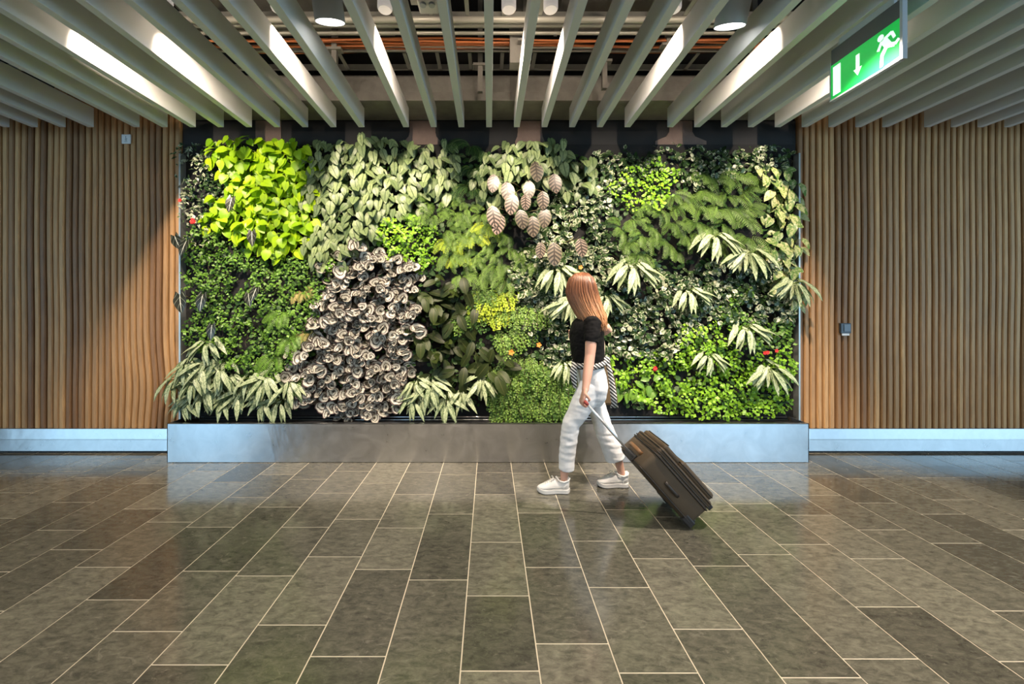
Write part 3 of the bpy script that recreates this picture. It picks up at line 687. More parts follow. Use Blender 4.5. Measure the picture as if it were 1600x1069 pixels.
protos = [clump('lime_heartleaf_plant', 'lime', 13, 0.10, 0.17, 0.092, 0.080, 'heart', curve=0.22, up=0.75) for _ in range(4)]
plant_zone(protos, scatter(Z['lime'], 22), 'lime-yellow heart-leaved plant in the glowing patch at the top left of the planted wall', 'plant', 'lime heart-leaved plants')
protos = [clump('silver_heartleaf_plant', 'silver', 10, 0.11, 0.16, 0.108, 0.078, 'heart', curve=0.28, up=0.7) for _ in range(4)]
plant_zone(protos, scatter(Z['silverA'], 25), 'silvery green heart-leaved plant between the lime patch and the top middle fern', 'plant', 'silver heart-leaved plants beside the lime patch')
plant_zone(protos, scatter(Z['silverB'], 25), 'silvery green heart-leaved plant above and around the copper striped leaves', 'plant', 'silver heart-leaved plants round the copper leaves')
protos = [begonia('spiral_begonia', 6) for _ in range(5)]
plant_zone(protos, scatter(Z['beg'], 22), 'cream and black spiral-leaved begonia in the big patch left of centre', 'plant', 'spiral begonias', rot=0.9)
protos = [clump('bronze_leaf_plant', 'croton', 7, 0.13, 0.14, 0.17, 0.085, 'oval', seg=7, curve=0.3, down=0.6) for _ in range(3)]
plant_zone(protos, scatter(Z['darkl'], 38), 'dark bronze large-leaved plant right of the spiral begonias', 'plant', 'dark bronze plants', rot=0.5)

# silver lance-leaved rosettes
ag = [rosette('silver_lance_plant', 14, 0.20, 0.052) for _ in range(4)]
plant_zone(ag, scatter(Z['aglaL'], 30), 'silver-green lance-leaved plant in the row at the bottom left corner', 'plant', 'silver lance-leaved plants bottom left', s=(0.8, 1.05))
plant_zone(ag, scatter(Z['aglaM'], 32), 'silver-green lance-leaved plant in the low row under the dark bronze leaves', 'plant', 'silver lance-leaved plants bottom middle', s=(0.8, 1.0))
for px, py, k, l in ((1112, 378, 1.2, 'big pale lance-leaved plant high right, the upper left of two close together'), (1165, 402, 1.25, 'big pale lance-leaved plant high right, the lower right of two close together'),
    (985, 425, 1.25, 'pale lance-leaved plant just right of the walking person\'s head'), (1077, 462, 0.95, 'small pale lance-leaved plant left of centre of the right half'), (1165, 520, 1.05, 'pale lance-leaved plant above the right red flowers'),
    (1108, 562, 0.85, 'small pale lance-leaved plant in the bright green mat'), (1200, 582, 1.1, 'pale lance-leaved plant lowest at the right, in the green mat'), (1238, 448, 1.1, 'lance-leaved plant hanging over the right edge trim'),
    (872, 430, 1.15, 'pale lance-leaved plant just left of the person\'s hair'), (893, 480, 1.2, 'drooping lance-leaved plant in front of the person\'s chest'), (948, 470, 0.9, 'lance-leaved plant behind the person\'s shoulders'), (885, 575, 0.8, 'pale lance-leaved plant left of the person\'s waist')):
    plant_zone([ag[0]], [(px, py)], l, 'plant', None, s=(k, k), rot=0.2)
# ferns
f1 = [fern('sword_fern', 'fern', 6, 0.27, 0.050) for _ in range(3)]
plant_zone(f1, scatter([(975, 330), (1050, 300), (1090, 262), (1200, 262), (1205, 300), (1190, 360), (1185, 400), (1090, 372), (1060, 400), (990, 400), (955, 350)], 29), 'mid green sword fern on the upper right of the planted wall', 'fern', 'sword ferns upper right', s=(0.7, 1.15), rot=0.9)
f2 = [fern('sword_fern', 'fern', 6, 0.23, 0.045) for _ in range(2)]
plant_zone(f2, scatter([(625, 315), (720, 300), (760, 320), (800, 370), (840, 390), (810, 440), (720, 440), (690, 400), (680, 350)], 24), 'light green fern between the silver hearts and the dark bronze plants', 'fern', 'light green ferns in the middle', s=(0.7, 1.15), rot=0.9)
fy = [fern('yellow_fern', 'ferny', 7, 0.20, 0.046)]
plant_zone(fy, [(700, 378), (735, 368), (765, 352), (715, 400)], 'yellow-green fern in the middle below the silver heart leaves', 'fern', 'yellow-green ferns in the middle')
plant_zone([fern('deep_green_fern', 'fernd', 9, 0.24, 0.045)], [(733, 222), (738, 258), (735, 290)], 'deep green fern hanging in the gap between the two silver heart-leaved patches', 'fern', 'deep green ferns at the top')
plant_zone([fern('small_green_fern', 'fig', 8, 0.20, 0.045)], [(420, 560), (445, 530), (430, 490), (462, 590)], 'small green fern growing through the left creeper mat', 'fern', 'green ferns in the left mat')
plant_zone([fern('fading_fern', 'ferno', 8, 0.17, 0.045)], [(466, 455), (474, 520)], lambda x, y: 'yellowing fern left of the begonias, the %s of the two' % ('upper' if y < 480 else 'lower'), 'fern', None)
mf = [fern('maidenhair_fern', 'fernl', 8, 0.24, 0.050, maiden=True, seg=12, droop=1.2) for _ in range(2)]
plant_zone(mf, scatter([(770, 580), (810, 560), (870, 560), (885, 590), (880, 650), (850, 668), (770, 668)], 24), 'mid green maidenhair fern spilling over the trough left of the person', 'fern', 'maidenhair ferns over the trough')
plant_zone(mf, [(728, 490), (800, 480), (820, 510), (790, 520), (750, 455), (835, 480)], 'mid green maidenhair fern below the glowing yellow fern', 'fern', 'maidenhair ferns in the middle')
plant_zone([fern('yellow_maidenhair_fern', 'ferny', 8, 0.19, 0.048, maiden=True, seg=11, droop=1.0)], [(762, 465), (775, 488), (788, 458), (748, 478)], 'glowing yellow-green maidenhair fern right of the dark bronze plants', 'fern', 'glowing maidenhair ferns')
plant_zone(mf, [(862, 585), (895, 590), (905, 630)], 'light maidenhair fern tuft beside the person\'s legs', 'fern', 'maidenhair ferns beside the legs', s=(0.6, 0.8))
# right-edge pothos and low hearts
pt = [clump('cream_blotched_plant', 'poth', 8, 0.10, 0.15, 0.115, 0.080, 'heart', curve=0.25, up=0.5) for _ in range(3)]
plant_zone(pt, scatter([(1195, 250), (1250, 240), (1254, 470), (1215, 450), (1200, 390), (1215, 330)], 25), 'cream-blotched green plant climbing the right edge of the planted wall', 'plant', 'cream-blotched plants on the right edge')
gh = [clump('green_heartleaf_plant', 'green', 8, 0.09, 0.13, 0.095, 0.075, 'heart', curve=0.2)]
plant_zone(gh, [(965, 608), (992, 612), (1018, 606), (1040, 600)], 'fresh green heart-leaved plant low behind the suitcase handle', 'plant', 'green heart-leaved plants low right')
plant_zone(gh, [(880, 618)], 'fresh green heart-leaved plant left of the person\'s legs', 'plant', None)
# copper-striped alocasias, leaf by leaf
def striped(name, leaves, label, mat='alo', shape='oval', wr=0.66, root=None):
    pc = [at(px, py, 3.55) for px, py, *_ in leaves]; c = sum(pc, V()) / len(pc); r0 = V((c.x, FELT - 0.003, c.z + (0.06 if len(leaves) > 1 else 0.03)))
    t = empty(name, r0)
    for (px, py, L, ang), p in zip(leaves, pc):
        L = L * 3.55 / FOC; b = V(p) + V((U(-.005, .005), U(-.04, .03), L * 0.5)) - r0; mb = MB()
        leaf(mb, b, (sin(ang), -0.22, -cos(ang)), (U(-.2, .2), -1, 0.35), L, L * wr, shape, 10, 0.14, 0.12)
        o = mb.build('leaf', P[mat], t, smooth=True)
    stems([((0, 0, 0), at(px, py, 3.55) + V((0, 0.01, L * 3.55 / FOC * 0.5)) - r0) for px, py, L, a in leaves], 0.0035, 'stem', P['stem'], t)
    return tag(t, label, 'plant')
striped('copper_leaf_plant', [(836, 268, 34, 0.1), (826, 296, 30, 0), (791, 300, 34, 0.15), (772, 288, 30, -0.1), (866, 288, 32, 0.1), (848, 314, 30, 0), (802, 322, 34, -0.15)], 'copper plant with pale striped oval leaves, uppermost cluster of the striped ones')
striped('copper_leaf_plant', [(768, 340, 36, 0.15), (782, 352, 34, -0.25), (812, 345, 32, 0.15), (832, 355, 34, 0), (852, 342, 32, -0.1), (820, 318, 26, 0)], 'copper plant with dark-striped oval leaves, middle cluster of the striped ones')
striped('copper_leaf_plant', [(866, 398, 38, 0.0), (905, 388, 30, 0.1), (845, 392, 26, -0.1)], 'copper plant with pale pink striped leaves, lowest cluster just above the person\'s head')
dk = [((364, 322, 24, -0.15), 'inside the lime patch'), ((397, 375, 24, 0.1), 'at the lower edge of the lime patch'), ((272, 382, 26, 0.5), 'overlapping the left timber battens, upper pair outside'),
      ((293, 390, 26, -0.3), 'just inside the left edge trim, halfway up'), ((282, 476, 30, 0.2), 'crossing the left edge trim, lower'), ((314, 474, 28, -0.1), 'right of the lower one on the left edge trim'),
      ((388, 470, 22, 0.2), 'in the left creeper mat, left of a close pair'), ((402, 462, 22, -0.3), 'in the left creeper mat, right of a close pair'), ((334, 520, 24, 0), 'low in the left creeper mat above the lance leaves')]
for d, l in dk: striped('black_arrowhead_plant', [d], 'dark arrowhead leaf with white veins ' + l, 'dv', 'arrow', 0.62)
# flowers
def flower(px, py, n, mat, label, sc=1.0):
    p = at(px, py, 3.56); t = empty('flower', p); mb = MB()
    for k in range(n):
        c = V((U(-.02, .02) * (n > 1), U(-.01, .01), U(-.014, .014) * (n > 1))) * sc
        for q in range(5):
            a = q * 2 * pi / 5 + k; leaf(mb, c, (cos(a), -0.5, sin(a)), (0, -1, 0.2), 0.020 * sc, 0.017 * sc, 'oval', 3, 0.2, 0.3)
    mb.build('petals', P[mat], t, smooth=True); stems([((0, FELT - 0.003 - p.y, 0.03), (0, 0.0, 0))], 0.002, 'stem', P['stemg'], t); tag(t, label, 'flower')
flower(301, 345, 4, 'red', 'small red flower cluster near the left edge of the planted wall', 1.1)
flower(281, 313, 1, 'red', 'single red flower overlapping the left edge trim')
flower(1021, 576, 2, 'red', 'red flower pair right of the person in the green mat', 1.1)
flower(1198, 553, 3, 'red', 'red flower cluster near the right edge in the green mat'); flower(1212, 548, 1, 'red', 'single red flower rightmost in the green mat')
flower(799, 551, 1, 'orange', 'orange flower bud under the maidenhair ferns', 1.5); flower(842, 539, 1, 'orange', 'pale orange flower left of the person\'s waist', 1.3)
flower(907, 408 + 10, 1, 'orange', 'orange flower above the person\'s head', 1.1)

# ================================================================ WALKING PERSON
random.seed(5)
def m_skin():
    t = NT('skin'); n = t.noise(9, 4, vec=t.obj()); t.set(t.mix(n, (0.60, 0.33, 0.24), (0.74, 0.44, 0.33)), 0.5)
    t.b.inputs['Subsurface Weight'].default_value = 0.15; t.b.inputs['Subsurface Radius'].default_value = (0.02, 0.008, 0.004); return t.mat
def m_cloth(name, col, rough=0.85, bs=700, bst=0.2):
    t = NT(name); n = t.noise(14, 4, vec=t.obj()); t.set(t.mix(n, tuple(c * 0.92 for c in col), tuple(min(1, c * 1.06) for c in col)), rough, 0, 0.2)
    t.bump(t.noise(bs, 2, vec=t.obj()), bst, 0.002); return t.mat
def m_hair():
    t = NT('auburn_hair'); a = t.attr(); u, v, _ = t.uv(); c = t.mix(a, (0.075, 0.027, 0.013), (0.21, 0.085, 0.038)); c = t.mix(t.math('MULTIPLY', t.ramp(v, 0.45, 1.0), 0.85), c, (0.52, 0.27, 0.12))
    t.set(c, 0.38, 0, 0.5); return t.mat
def m_stripe():
    t = NT('black_white_stripe'); vec = t.n('ShaderNodeTexCoord').outputs['Object']; s = t.n('ShaderNodeSeparateXYZ'); t.lk(vec, s.inputs[0]); u, v, _ = t.uv()
    w = t.math('SINE', t.math('ADD', t.math('MULTIPLY', s.outputs[2], 250), t.math('MULTIPLY', s.outputs[0], 210))); t.set(t.mix(t.ramp(w, -0.15, 0.15), (0.012, 0.012, 0.014), (0.78, 0.77, 0.74)), 0.9); return t.mat
skin = m_skin(); tee_m = m_cloth('black_jersey', (0.004, 0.004, 0.0045)); jean = m_cloth('white_denim', (0.84, 0.86, 0.88), 0.8, 500); hairm = m_hair(); stripe = m_stripe()
shoe_m = plain('white_leather', (0.76, 0.75, 0.72), 0.45, var=0.06); sole_m = plain('white_rubber', (0.70, 0.69, 0.66), 0.6); under_m = plain('grey_outsole', (0.10, 0.10, 0.10), 0.8)

def remesh(mb, name, mat, parent, vox, smooth_it=6, fn=None):
    me = mb.mesh(name); tmp = bpy.data.objects.new('tmp', me); COL.objects.link(tmp)
    md = tmp.modifiers.new('r', 'REMESH'); md.mode = 'VOXEL'; md.voxel_size = vox; md.use_smooth_shade = True
    s = tmp.modifiers.new('s', 'SMOOTH'); s.iterations = smooth_it; s.factor = 0.5
    dg = bpy.context.evaluated_depsgraph_get(); nm = bpy.data.meshes.new_from_object(tmp.evaluated_get(dg)); bpy.data.objects.remove(tmp); bpy.data.meshes.remove(me)
    nm.name = name; nm.materials.clear(); nm.materials.append(mat)
    if fn:
        ns = [v.normal.copy() for v in nm.vertices]
        for v, n_ in zip(nm.vertices, ns): v.co += n_ * fn(v.co)
    nm.polygons.foreach_set('use_smooth', [True] * len(nm.polygons)); o = bpy.data.objects.new(name, nm); COL.objects.link(o)
    if parent: o.parent = parent
    return o
PO = V((0.75, 2.94, 0)); person = empty('person', PO)
def w(x, y, z): return V((x, y, z)) - PO
UPX = (1, 0, 0)
b = MB()
# trunk
trunk = [(0.775, 2.95, 0.74, .085, .13), (0.785, 2.95, 0.82, .088, .145), (0.775, 2.95, 0.90, .085, .14), (0.762, 2.95, 0.99, .085, .135), (0.752, 2.95, 1.08, .090, .14), (0.745, 2.95, 1.18, .105, .155),
         (0.752, 2.95, 1.26, .098, .165), (0.762, 2.95, 1.315, .07, .15), (0.752, 2.95, 1.35, .05, .075), (0.738, 2.95, 1.40, .045, .05), (0.722, 2.955, 1.46, .043, .046)]
b.tube([w(*p[:3]) for p in trunk], [(p[3], p[4]) for p in trunk], 24, up=UPX)
# head, looking away to the planted wall
hc = w(0.705, 2.965, 1.545); fd = unit((-0.45, 0.89, 0)); sdv = V((0, 0, 1)).cross(fd)
hrot = Matrix((sdv, fd, V((0, 0, 1)))).transposed()
b.ball(hc + V((0, 0, .012)), .075, .092, .105, 20, 14, hrot); b.ball(hc + fd * .030 - V((0, 0, .055)), .052, .055, .058, 16, 10, hrot)
b.tube([hc + fd * .088 + V((0, 0, .022)), hc + fd * .103 - V((0, 0, .008)), hc + fd * .104 - V((0, 0, .022)), hc + fd * .086 - V((0, 0, .030))], [.006, .010, .013, .008], 8)
b.tube([hc + fd * .086 + sdv * q * .02 - V((0, 0, .055)) for q in (-1, 0, 1)], [.003, .007, .003], 6)
b.tube([hc + fd * .085 + sdv * q * .017 - V((0, 0, .065)) for q in (-1, 0, 1)], [.003, .008, .003], 6)
for s in (-1, 1): b.ball(hc + sdv * s * .077 - V((0, 0, .008)) - fd * .004, .012, .018, .031, 10, 8, hrot); b.ball(hc + sdv * s * .032 + fd * .078 + V((0, 0, .020)), .018, .012, .009, 10, 6, hrot)
# near arm, hanging to the suitcase handle
HX, HY, HZ = 0.6435, 2.60, 0.763
arm = [(0.755, 2.815, 1.300, .050), (0.742, 2.775, 1.255, .048), (0.724, 2.745, 1.15, .041), (0.712, 2.725, 1.06, .036), (0.700, 2.705, 1.01, .036), (0.678, 2.665, 0.93, .033), (0.658, 2.628, 0.862, .0245), (0.650, 2.614, 0.835, .024)]
b.tube([w(*p[:3]) for p in arm], [p[3] for p in arm], 16)
b.tube([w(0.652, 2.616, .842), w(0.640, 2.606, .815), w(0.632, 2.602, .79), w(0.630, 2.602, .775)], [(.026, .020), (.036, .017), (.041, .016), (.039, .013)], 14, up=(0, 1, 0))
for q, (dy, lk) in enumerate(((-.032, .92), (-.011, 1.0), (.010, .97), (.030, .85))):
    y = 2.603 + dy; b.tube([w(.631, y, .788), w(.6215, y, .768), w(.624, y + .001, .7465), w(.641, y + .001, .7365), w(.641 + .018 * lk, y, .743), w(.641 + .022 * lk, y, .757)], [.0092, .0092, .0088, .0083, .0078, .0062], 8)
b.tube([w(.642, 2.580, .822), w(.658, 2.567, .803), w(.668, 2.566, .785), w(.663, 2.572, .772)], [.012, .0105, .0092, .0075], 8)
# far arm: elbow drawn back, hand forward on the bag strap
farm = [(0.775, 3.085, 1.300, .050), (0.815, 3.125, 1.285, .047), (0.90, 3.165, 1.255, .040), (0.972, 3.185, 1.235, .036), (0.990, 3.195, 1.222, .034), (0.965, 3.215, 1.20, .034), (0.87, 3.235, 1.19, .031), (0.765, 3.24, 1.185, .024)]
b.tube([w(*p[:3]) for p in farm], [p[3] for p in farm], 16)
b.tube([w(.77, 3.24, 1.185), w(.735, 3.24, 1.183), (w(.70, 3.238, 1.18))], [(.022, .026), (.016, .036), (.013, .036)], 12, up=(0, 1, 0))
for q, dz in enumerate((.030, .010, -.010, -.028)): b.tube([w(.705, 3.238, 1.18 + dz), w(.682, 3.240, 1.18 + dz), w(.668, 3.226, 1.178 + dz), w(.674, 3.208, 1.177 + dz), w(.690, 3.205, 1.177 + dz)], [.0092, .009, .0085, .0078, .006], 8)
b.tube([w(.74, 3.225, 1.205), w(.715, 3.208, 1.212), w(.695, 3.200, 1.205), w(.682, 3.198, 1.195)], [.012, .0105, .009, .007], 8)
# legs
nleg = [(0.765, 2.875, .80, .085), (0.72, 2.87, .72, .078), (0.655, 2.88, .60, .064), (0.612, 2.885, .50, .054), (0.598, 2.895, .42, .050), (0.588, 2.905, .33, .050), (0.575, 2.91, .22, .036), (0.566, 2.912, .14, .030), (0.566, 2.912, .085, .034), (0.562, 2.912, .05, .036)]
fleg = [(0.785, 3.02, .80, .085), (0.81, 3.02, .72, .076), (0.855, 3.02, .60, .064), (0.885, 3.015, .50, .054), (0.925, 3.012, .42, .051), (0.965, 3.01, .33, .051), (1.005, 3.01, .22, .036), (1.022, 3.01, .15, .030), (1.040, 3.01, .085, .034), (1.045, 3.01, .05, .036)]
for lg in (nleg, fleg): b.tube([w(*p[:3]) for p in lg], [p[3] * (0.84 if p[2] > .25 else .80 if p[2] < .1 else 1) for p in lg], 16)
for (x, y) in ((0.56, 2.912), (1.045, 3.01)):
    b.tube([w(x + .02, y, .055), w(x - .05, y, .050), w(x - .10, y, .040), w(x - .15, y, .036)], [(.022, .024), (.020, .024), (.010, .026), (.006, .022)], 12, up=(0, 0, 1))
remesh(b, 'body', skin, person, 0.0042, 4)
# eyes
mb = MB()
for s in (-1, 1): mb.ball(hc + sdv * s * .030 + fd * .083 + V((0, 0, .020)), .009, nu=10, nv=8)
mb.build('eye', plain('eye_white', (0.5, 0.45, 0.4), 0.3), person, smooth=True)
# tee
b = MB()
tee = [(0.762, 2.95, 0.945, .108, .158), (0.758, 2.95, 0.99, .118, .165), (0.752, 2.95, 1.06, .122, .166), (0.745, 2.95, 1.14, .125, .172), (0.744, 2.95, 1.21, .126, .182), (0.752, 2.95, 1.27, .114, .185), (0.762, 2.95, 1.325, .082, .16), (0.752, 2.95, 1.362, .058, .09), (0.745, 2.95, 1.378, .052, .06)]
b.tube([w(*p[:3]) for p in tee], [(p[3], p[4]) for p in tee], 28, up=UPX)
b.tube([w(0.758, 2.85, 1.32), w(0.752, 2.79, 1.285), w(0.735, 2.762, 1.215), w(0.724, 2.748, 1.150)], [.058, .062, .056, .053], 18)
b.tube([w(0.778, 3.06, 1.32), w(0.815, 3.12, 1.295), w(0.875, 3.155, 1.27), w(0.925, 3.172, 1.255)], [.058, .060, .054, .050], 18)
remesh(b, 't_shirt', tee_m, person, 0.006, 5, lambda c: 0.006 * noise.noise(V((c.x * 14, c.y * 14, c.z * 22))) + 0.003 * noise.noise(V((c.x * 40, c.y * 40, c.z * 60))))
# trousers
b = MB()
pel = [(0.778, 2.95, 0.66, .075, .10), (0.785, 2.95, 0.72, .100, .15), (0.792, 2.95, 0.80, .108, .172), (0.785, 2.95, 0.87, .106, .168), (0.770, 2.95, 0.93, .104, .156), (0.765, 2.95, 0.965, .102, .152)]
b.tube([w(*p[:3]) for p in pel], [(p[3], p[4]) for p in pel], 28, up=UPX)
nl = [(0.762, 2.875, .82, .092), (0.715, 2.872, .72, .088), (0.660, 2.88, .61, .077), (0.612, 2.886, .53, .066), (0.600, 2.892, .44, .065), (0.592, 2.90, .36, .064), (0.585, 2.908, .26, .060), (0.583, 2.912, .175, .058)]
fl = [(0.795, 3.02, .82, .090), (0.812, 3.02, .72, .080), (0.848, 3.02, .60, .070), (0.880, 3.016, .50, .070), (0.915, 3.012, .40, .075), (0.950, 3.01, .32, .078), (0.985, 3.01, .215, .076)]
for lg in (nl, fl): b.tube([w(*p[:3]) for p in lg], [p[3] for p in lg], 20)
def wr(c):
    z = c.z; k = exp(-((z - 0.42) / 0.16) ** 2) + 0.6 * exp(-((z - 0.70) / 0.08) ** 2) + 0.35
    return k * (0.0034 * noise.noise(V((c.x * 8 + c.z * 6, c.y * 8, c.z * 30))) + 0.0022 * noise.noise(V((c.x * 20, c.y * 20, c.z * 50))))
remesh(b, 'trousers', jean, person, 0.006, 4, wr)
mb = MB(); pts = []
for q in range(7): pts.append(w(0.835 - 0.012 * q, 2.81 - .004 * q, 0.845 + 0.006 * q))
mb.tube(pts, 0.002, 5); mb.build('pocket_seam', plain('denim_seam', (0.5, 0.52, 0.55), 0.8), person)
# shoes
def shoe(x_toe, y, label):
    L = 0.25; s = empty('shoe', w(x_toe, y, 0)); s.parent = person; s['label'] = label
    def out(t):                                              # half width along the sole, 0 toe .. 1 heel
        return 0.046 * (sin(min(1, t / 0.30) * pi / 2) ** 0.55) * (1 - 0.20 * exp(-((t - 0.62) / 0.2) ** 2)) * (cos(max(0, (t - 0.86) / 0.14) * pi / 2) ** 0.5 if t > 0.86 else 1) * (0.82 + 0.18 * (1 - t))
    N = 22
    def ring_sole(z, k, x0=0, lift=0): 
        r = []
        for i in range(N + 1): t = i / N; r.append((x0 + t * L, -out(t) * k, z + (0.012 * (1 - t / .22) ** 2 if t < .22 else 0)))
        for i in range(N - 1, 0, -1): t = i / N; r.append((x0 + t * L, out(t) * k, z + (0.012 * (1 - t / .22) ** 2 if t < .22 else 0)))
        return r
    def stack(name, rings, mat):
        mb = MB(); n = len(rings[0]); vs = [p for r in rings for p in r]; fs = [(i * n + j, i * n + (j + 1) % n, (i + 1) * n + (j + 1) % n, (i + 1) * n + j) for i in range(len(rings) - 1) for j in range(n)]
        fs.append(tuple(range(n))); fs.append(tuple(len(rings) * n - 1 - j for j in range(n))); mb.add(vs, fs); return mb.build(name, mat, s, smooth=False, fix=True)
    stack('outsole', [ring_sole(0.0, 0.97), ring_sole(0.006, 1.0)], under_m); stack('midsole', [ring_sole(0.006, 1.03), ring_sole(0.030, 1.03), ring_sole(0.034, 0.98)], sole_m)
    mb = MB(); secs = []
    for i in range(15):
        t = 0.015 + 0.975 * i / 14; top = 0.050 + 0.012 * min(1, t / .15) if t < .15 else (0.062 + (0.115 - 0.062) * min(1, (t - .15) / .38) ** 1.1 if t < .53 else 0.115 - 0.024 * sin(min(1, (t - .53) / .3) * pi) + 0.012 * max(0, t - .8) / .2)
        wd = max(0.008, out(t) * 0.98); topw = wd * (0.55 if t > .4 else 0.7); lift = 0.010 * (1 - t / .22) ** 2 if t < .22 else 0
        x = t * L; secs.append([(x, -wd, .03 + lift), (x, -wd * 0.98, .03 + (top - .03) * .5), (x, -topw, top * 0.96), (x, 0, top), (x, topw, top * 0.96), (x, wd * 0.98, .03 + (top - .03) * .5), (x, wd, .03 + lift)])
    vs = [p for r in secs for p in r]; fs = [(i * 7 + j, i * 7 + (j + 1) % 7, (i + 1) * 7 + (j + 1) % 7, (i + 1) * 7 + j) for i in range(14) for j in range(7)]; fs += [tuple(range(7)), tuple(14 * 7 + j for j in range(6, -1, -1))]
    mb.add(vs, fs); o = mb.build('upper', shoe_m, s, smooth=True, fix=True); md = o.modifiers.new('s', 'SUBSURF'); md.levels = 1; md.render_levels = 2
    mb = MB()
    for q in range(5):
        t = 0.26 + 0.055 * q; x = t * L; z = 0.062 + 0.053 * ((t - .15) / .38) ** 1.1 + .003; wd = .021; mb.tube([(x, -wd, z - .006), (x + .004, 0, z + .002), (x + .008, wd, z - .006)], .0028, 6)
        mb.tube([(x + .008, -wd, z - .005), (x + .002, 0, z + .003), (x, wd, z - .006)], .0026, 6)
    mb.tube([(.125, 0, .112), (.118, -.022, .118), (.106, -.030, .105), (.104, -.032, .092)], .0024, 6); mb.tube([(.125, 0, .112), (.118, .022, .118), (.108, .030, .103)], .0024, 6)
    mb.build('laces', plain('shoe_lace', (0.8, 0.78, 0.72), 0.8), s, smooth=True)
    mb = MB(); mb.tube([(.165, -.028, .098), (.20, -.037, .091), (.235, -.026, .100), (.247, 0, .106), (.235, .026, .100), (.20, .037, .091), (.165, .028, .098), (.145, 0, .118), (.165, -.028, .098)], .007, 8, cap=False); mb.build('collar', shoe_m, s, smooth=True)
    mb = MB(); mb.tube([(.075, -.0475, .045), (.10, -.046, .056), (.14, -.041, .05), (.18, -.042, .062)], .0016, 5); mb.tube([(.19, -.042, .036), (.20, -.0425, .06), (.225, -.036, .075)], .0016, 5); mb.build('stitching', sole_m, s)
shoe(0.359, 2.912, 'white trainer planted ahead, nearer the camera'); shoe(0.840, 3.01, 'white trainer trailing behind')
# hair
secs = [(1.672, .712, 2.96, .010, .010), (1.660, .710, 2.96, .050, .050), (1.625, .706, 2.958, .088, .086), (1.575, .706, 2.955, .106, .100), (1.52, .709, 2.952, .116, .106), (1.46, .724, 2.945, .118, .112), (1.40, .745, 2.935, .110, .118), (1.34, .768, 2.915, .102, .130), (1.29, .782, 2.905, .092, .135), (1.25, .790, 2.90, .082, .135)]
mb = MB(); NH = 40
def hp(i, g, k=1.0):
    z, cx, cy, rx, ry = secs[i]; e = cos(g) * fd.x + sin(g) * fd.y      # how much this direction faces forward
    sh = 1.0
    if i >= 3 and e > 0.72: sh = 0.86 if i < 6 else 0.8
    return w(cx + rx * cos(g) * sh * k, cy + ry * sin(g) * sh * k, z)
vs = [hp(i, 2 * pi * j / NH, 0.95) for i in range(9) for j in range(NH)]; fs = [(i * NH + j, i * NH + (j + 1) % NH, (i + 1) * NH + (j + 1) % NH, (i + 1) * NH + j) for i in range(8) for j in range(NH)]
fs.append(tuple(range(NH))); mb.add(vs, fs, [(0.5, i / 9) for i in range(9) for j in range(NH)], 0.25)
for q in range(420):
    g = U(0, 2 * pi); 
    if cos(g) * fd.x + sin(g) * fd.y > 0.80 and rnd() < 0.8: continue
    last = 9 if rnd() < 0.45 else 8; k0 = U(0.97, 1.035); pts = []; dg_ = U(-.08, .08)
    for i in range(0, last + 1):
        p = hp(i, g + dg_ * i / 6, k0 * (1 + U(-.008, .008))); p += V((U(-.002, .002), U(-.002, .002), 0)) * i / 3; pts.append(p)
    pts[-1] = pts[-1] + V((U(-.012, .012), U(-.01, .01), U(-.025, .02)))
    rr = [U(.003, .0055)] * (last + 1); rr[0] = .002; rr[-1] = .0008; rr[-2] *= 0.75
    mb.tube(pts, rr, 4, cap=False, r=min(1, max(0, random.gauss(0.5, 0.28))))
mb.build('hair', hairm, person, smooth=True)
# striped shirt tied round the waist
mb = MB(); ring = []
for j in range(33): g = 2 * pi * j / 32; ring.append(w(0.765 + .118 * cos(g), 2.95 + .172 * sin(g), 0.985 + .016 * cos(g - 0.5) + 0.004 * sin(5 * g)))
mb.tube(ring, (0.015, 0.030)[0:1] * 33 if False else [(.020, .013)] * 33, 10, cap=False, up=(0, 0, 1))
mb.ball(w(0.868, 2.87, 1.005), .034, .036, .032, 12, 8)
mb.tube([w(0.872, 2.86, 1.0), w(0.897, 2.86, .92), w(0.915, 2.87, .83), w(0.930, 2.88, .74), w(0.935, 2.88, .665)], [(.016, .020), (.018, .016), (.021, .014), (.024, .011), (.021, .006)], 12, up=(1, 0, 0))
mb.tube([w(0.640, 2.87, .99), w(0.622, 2.86, .93), w(0.628, 2.86, .87), w(0.640, 2.87, .80)], [(.018, .026), (.026, .024), (.022, .018), (.012, .010)], 12, up=(1, 0, 0))
for s in range(9): x = 0.905 + 0.007 * s; mb.tube([w(x, 2.88, .672), w(x + .003, 2.878, .648)], .0015, 4)
mb.build('tied_striped_shirt', stripe, person, smooth=True)
mb = MB(); mb.tube([w(0.668, 3.20, 1.23), w(0.685, 3.215, 1.10), w(0.71, 3.23, 0.99)], .006, 6)
tag(person, 'person walking left in black T-shirt, white trousers and white trainers, pulling the suitcase', 'person')
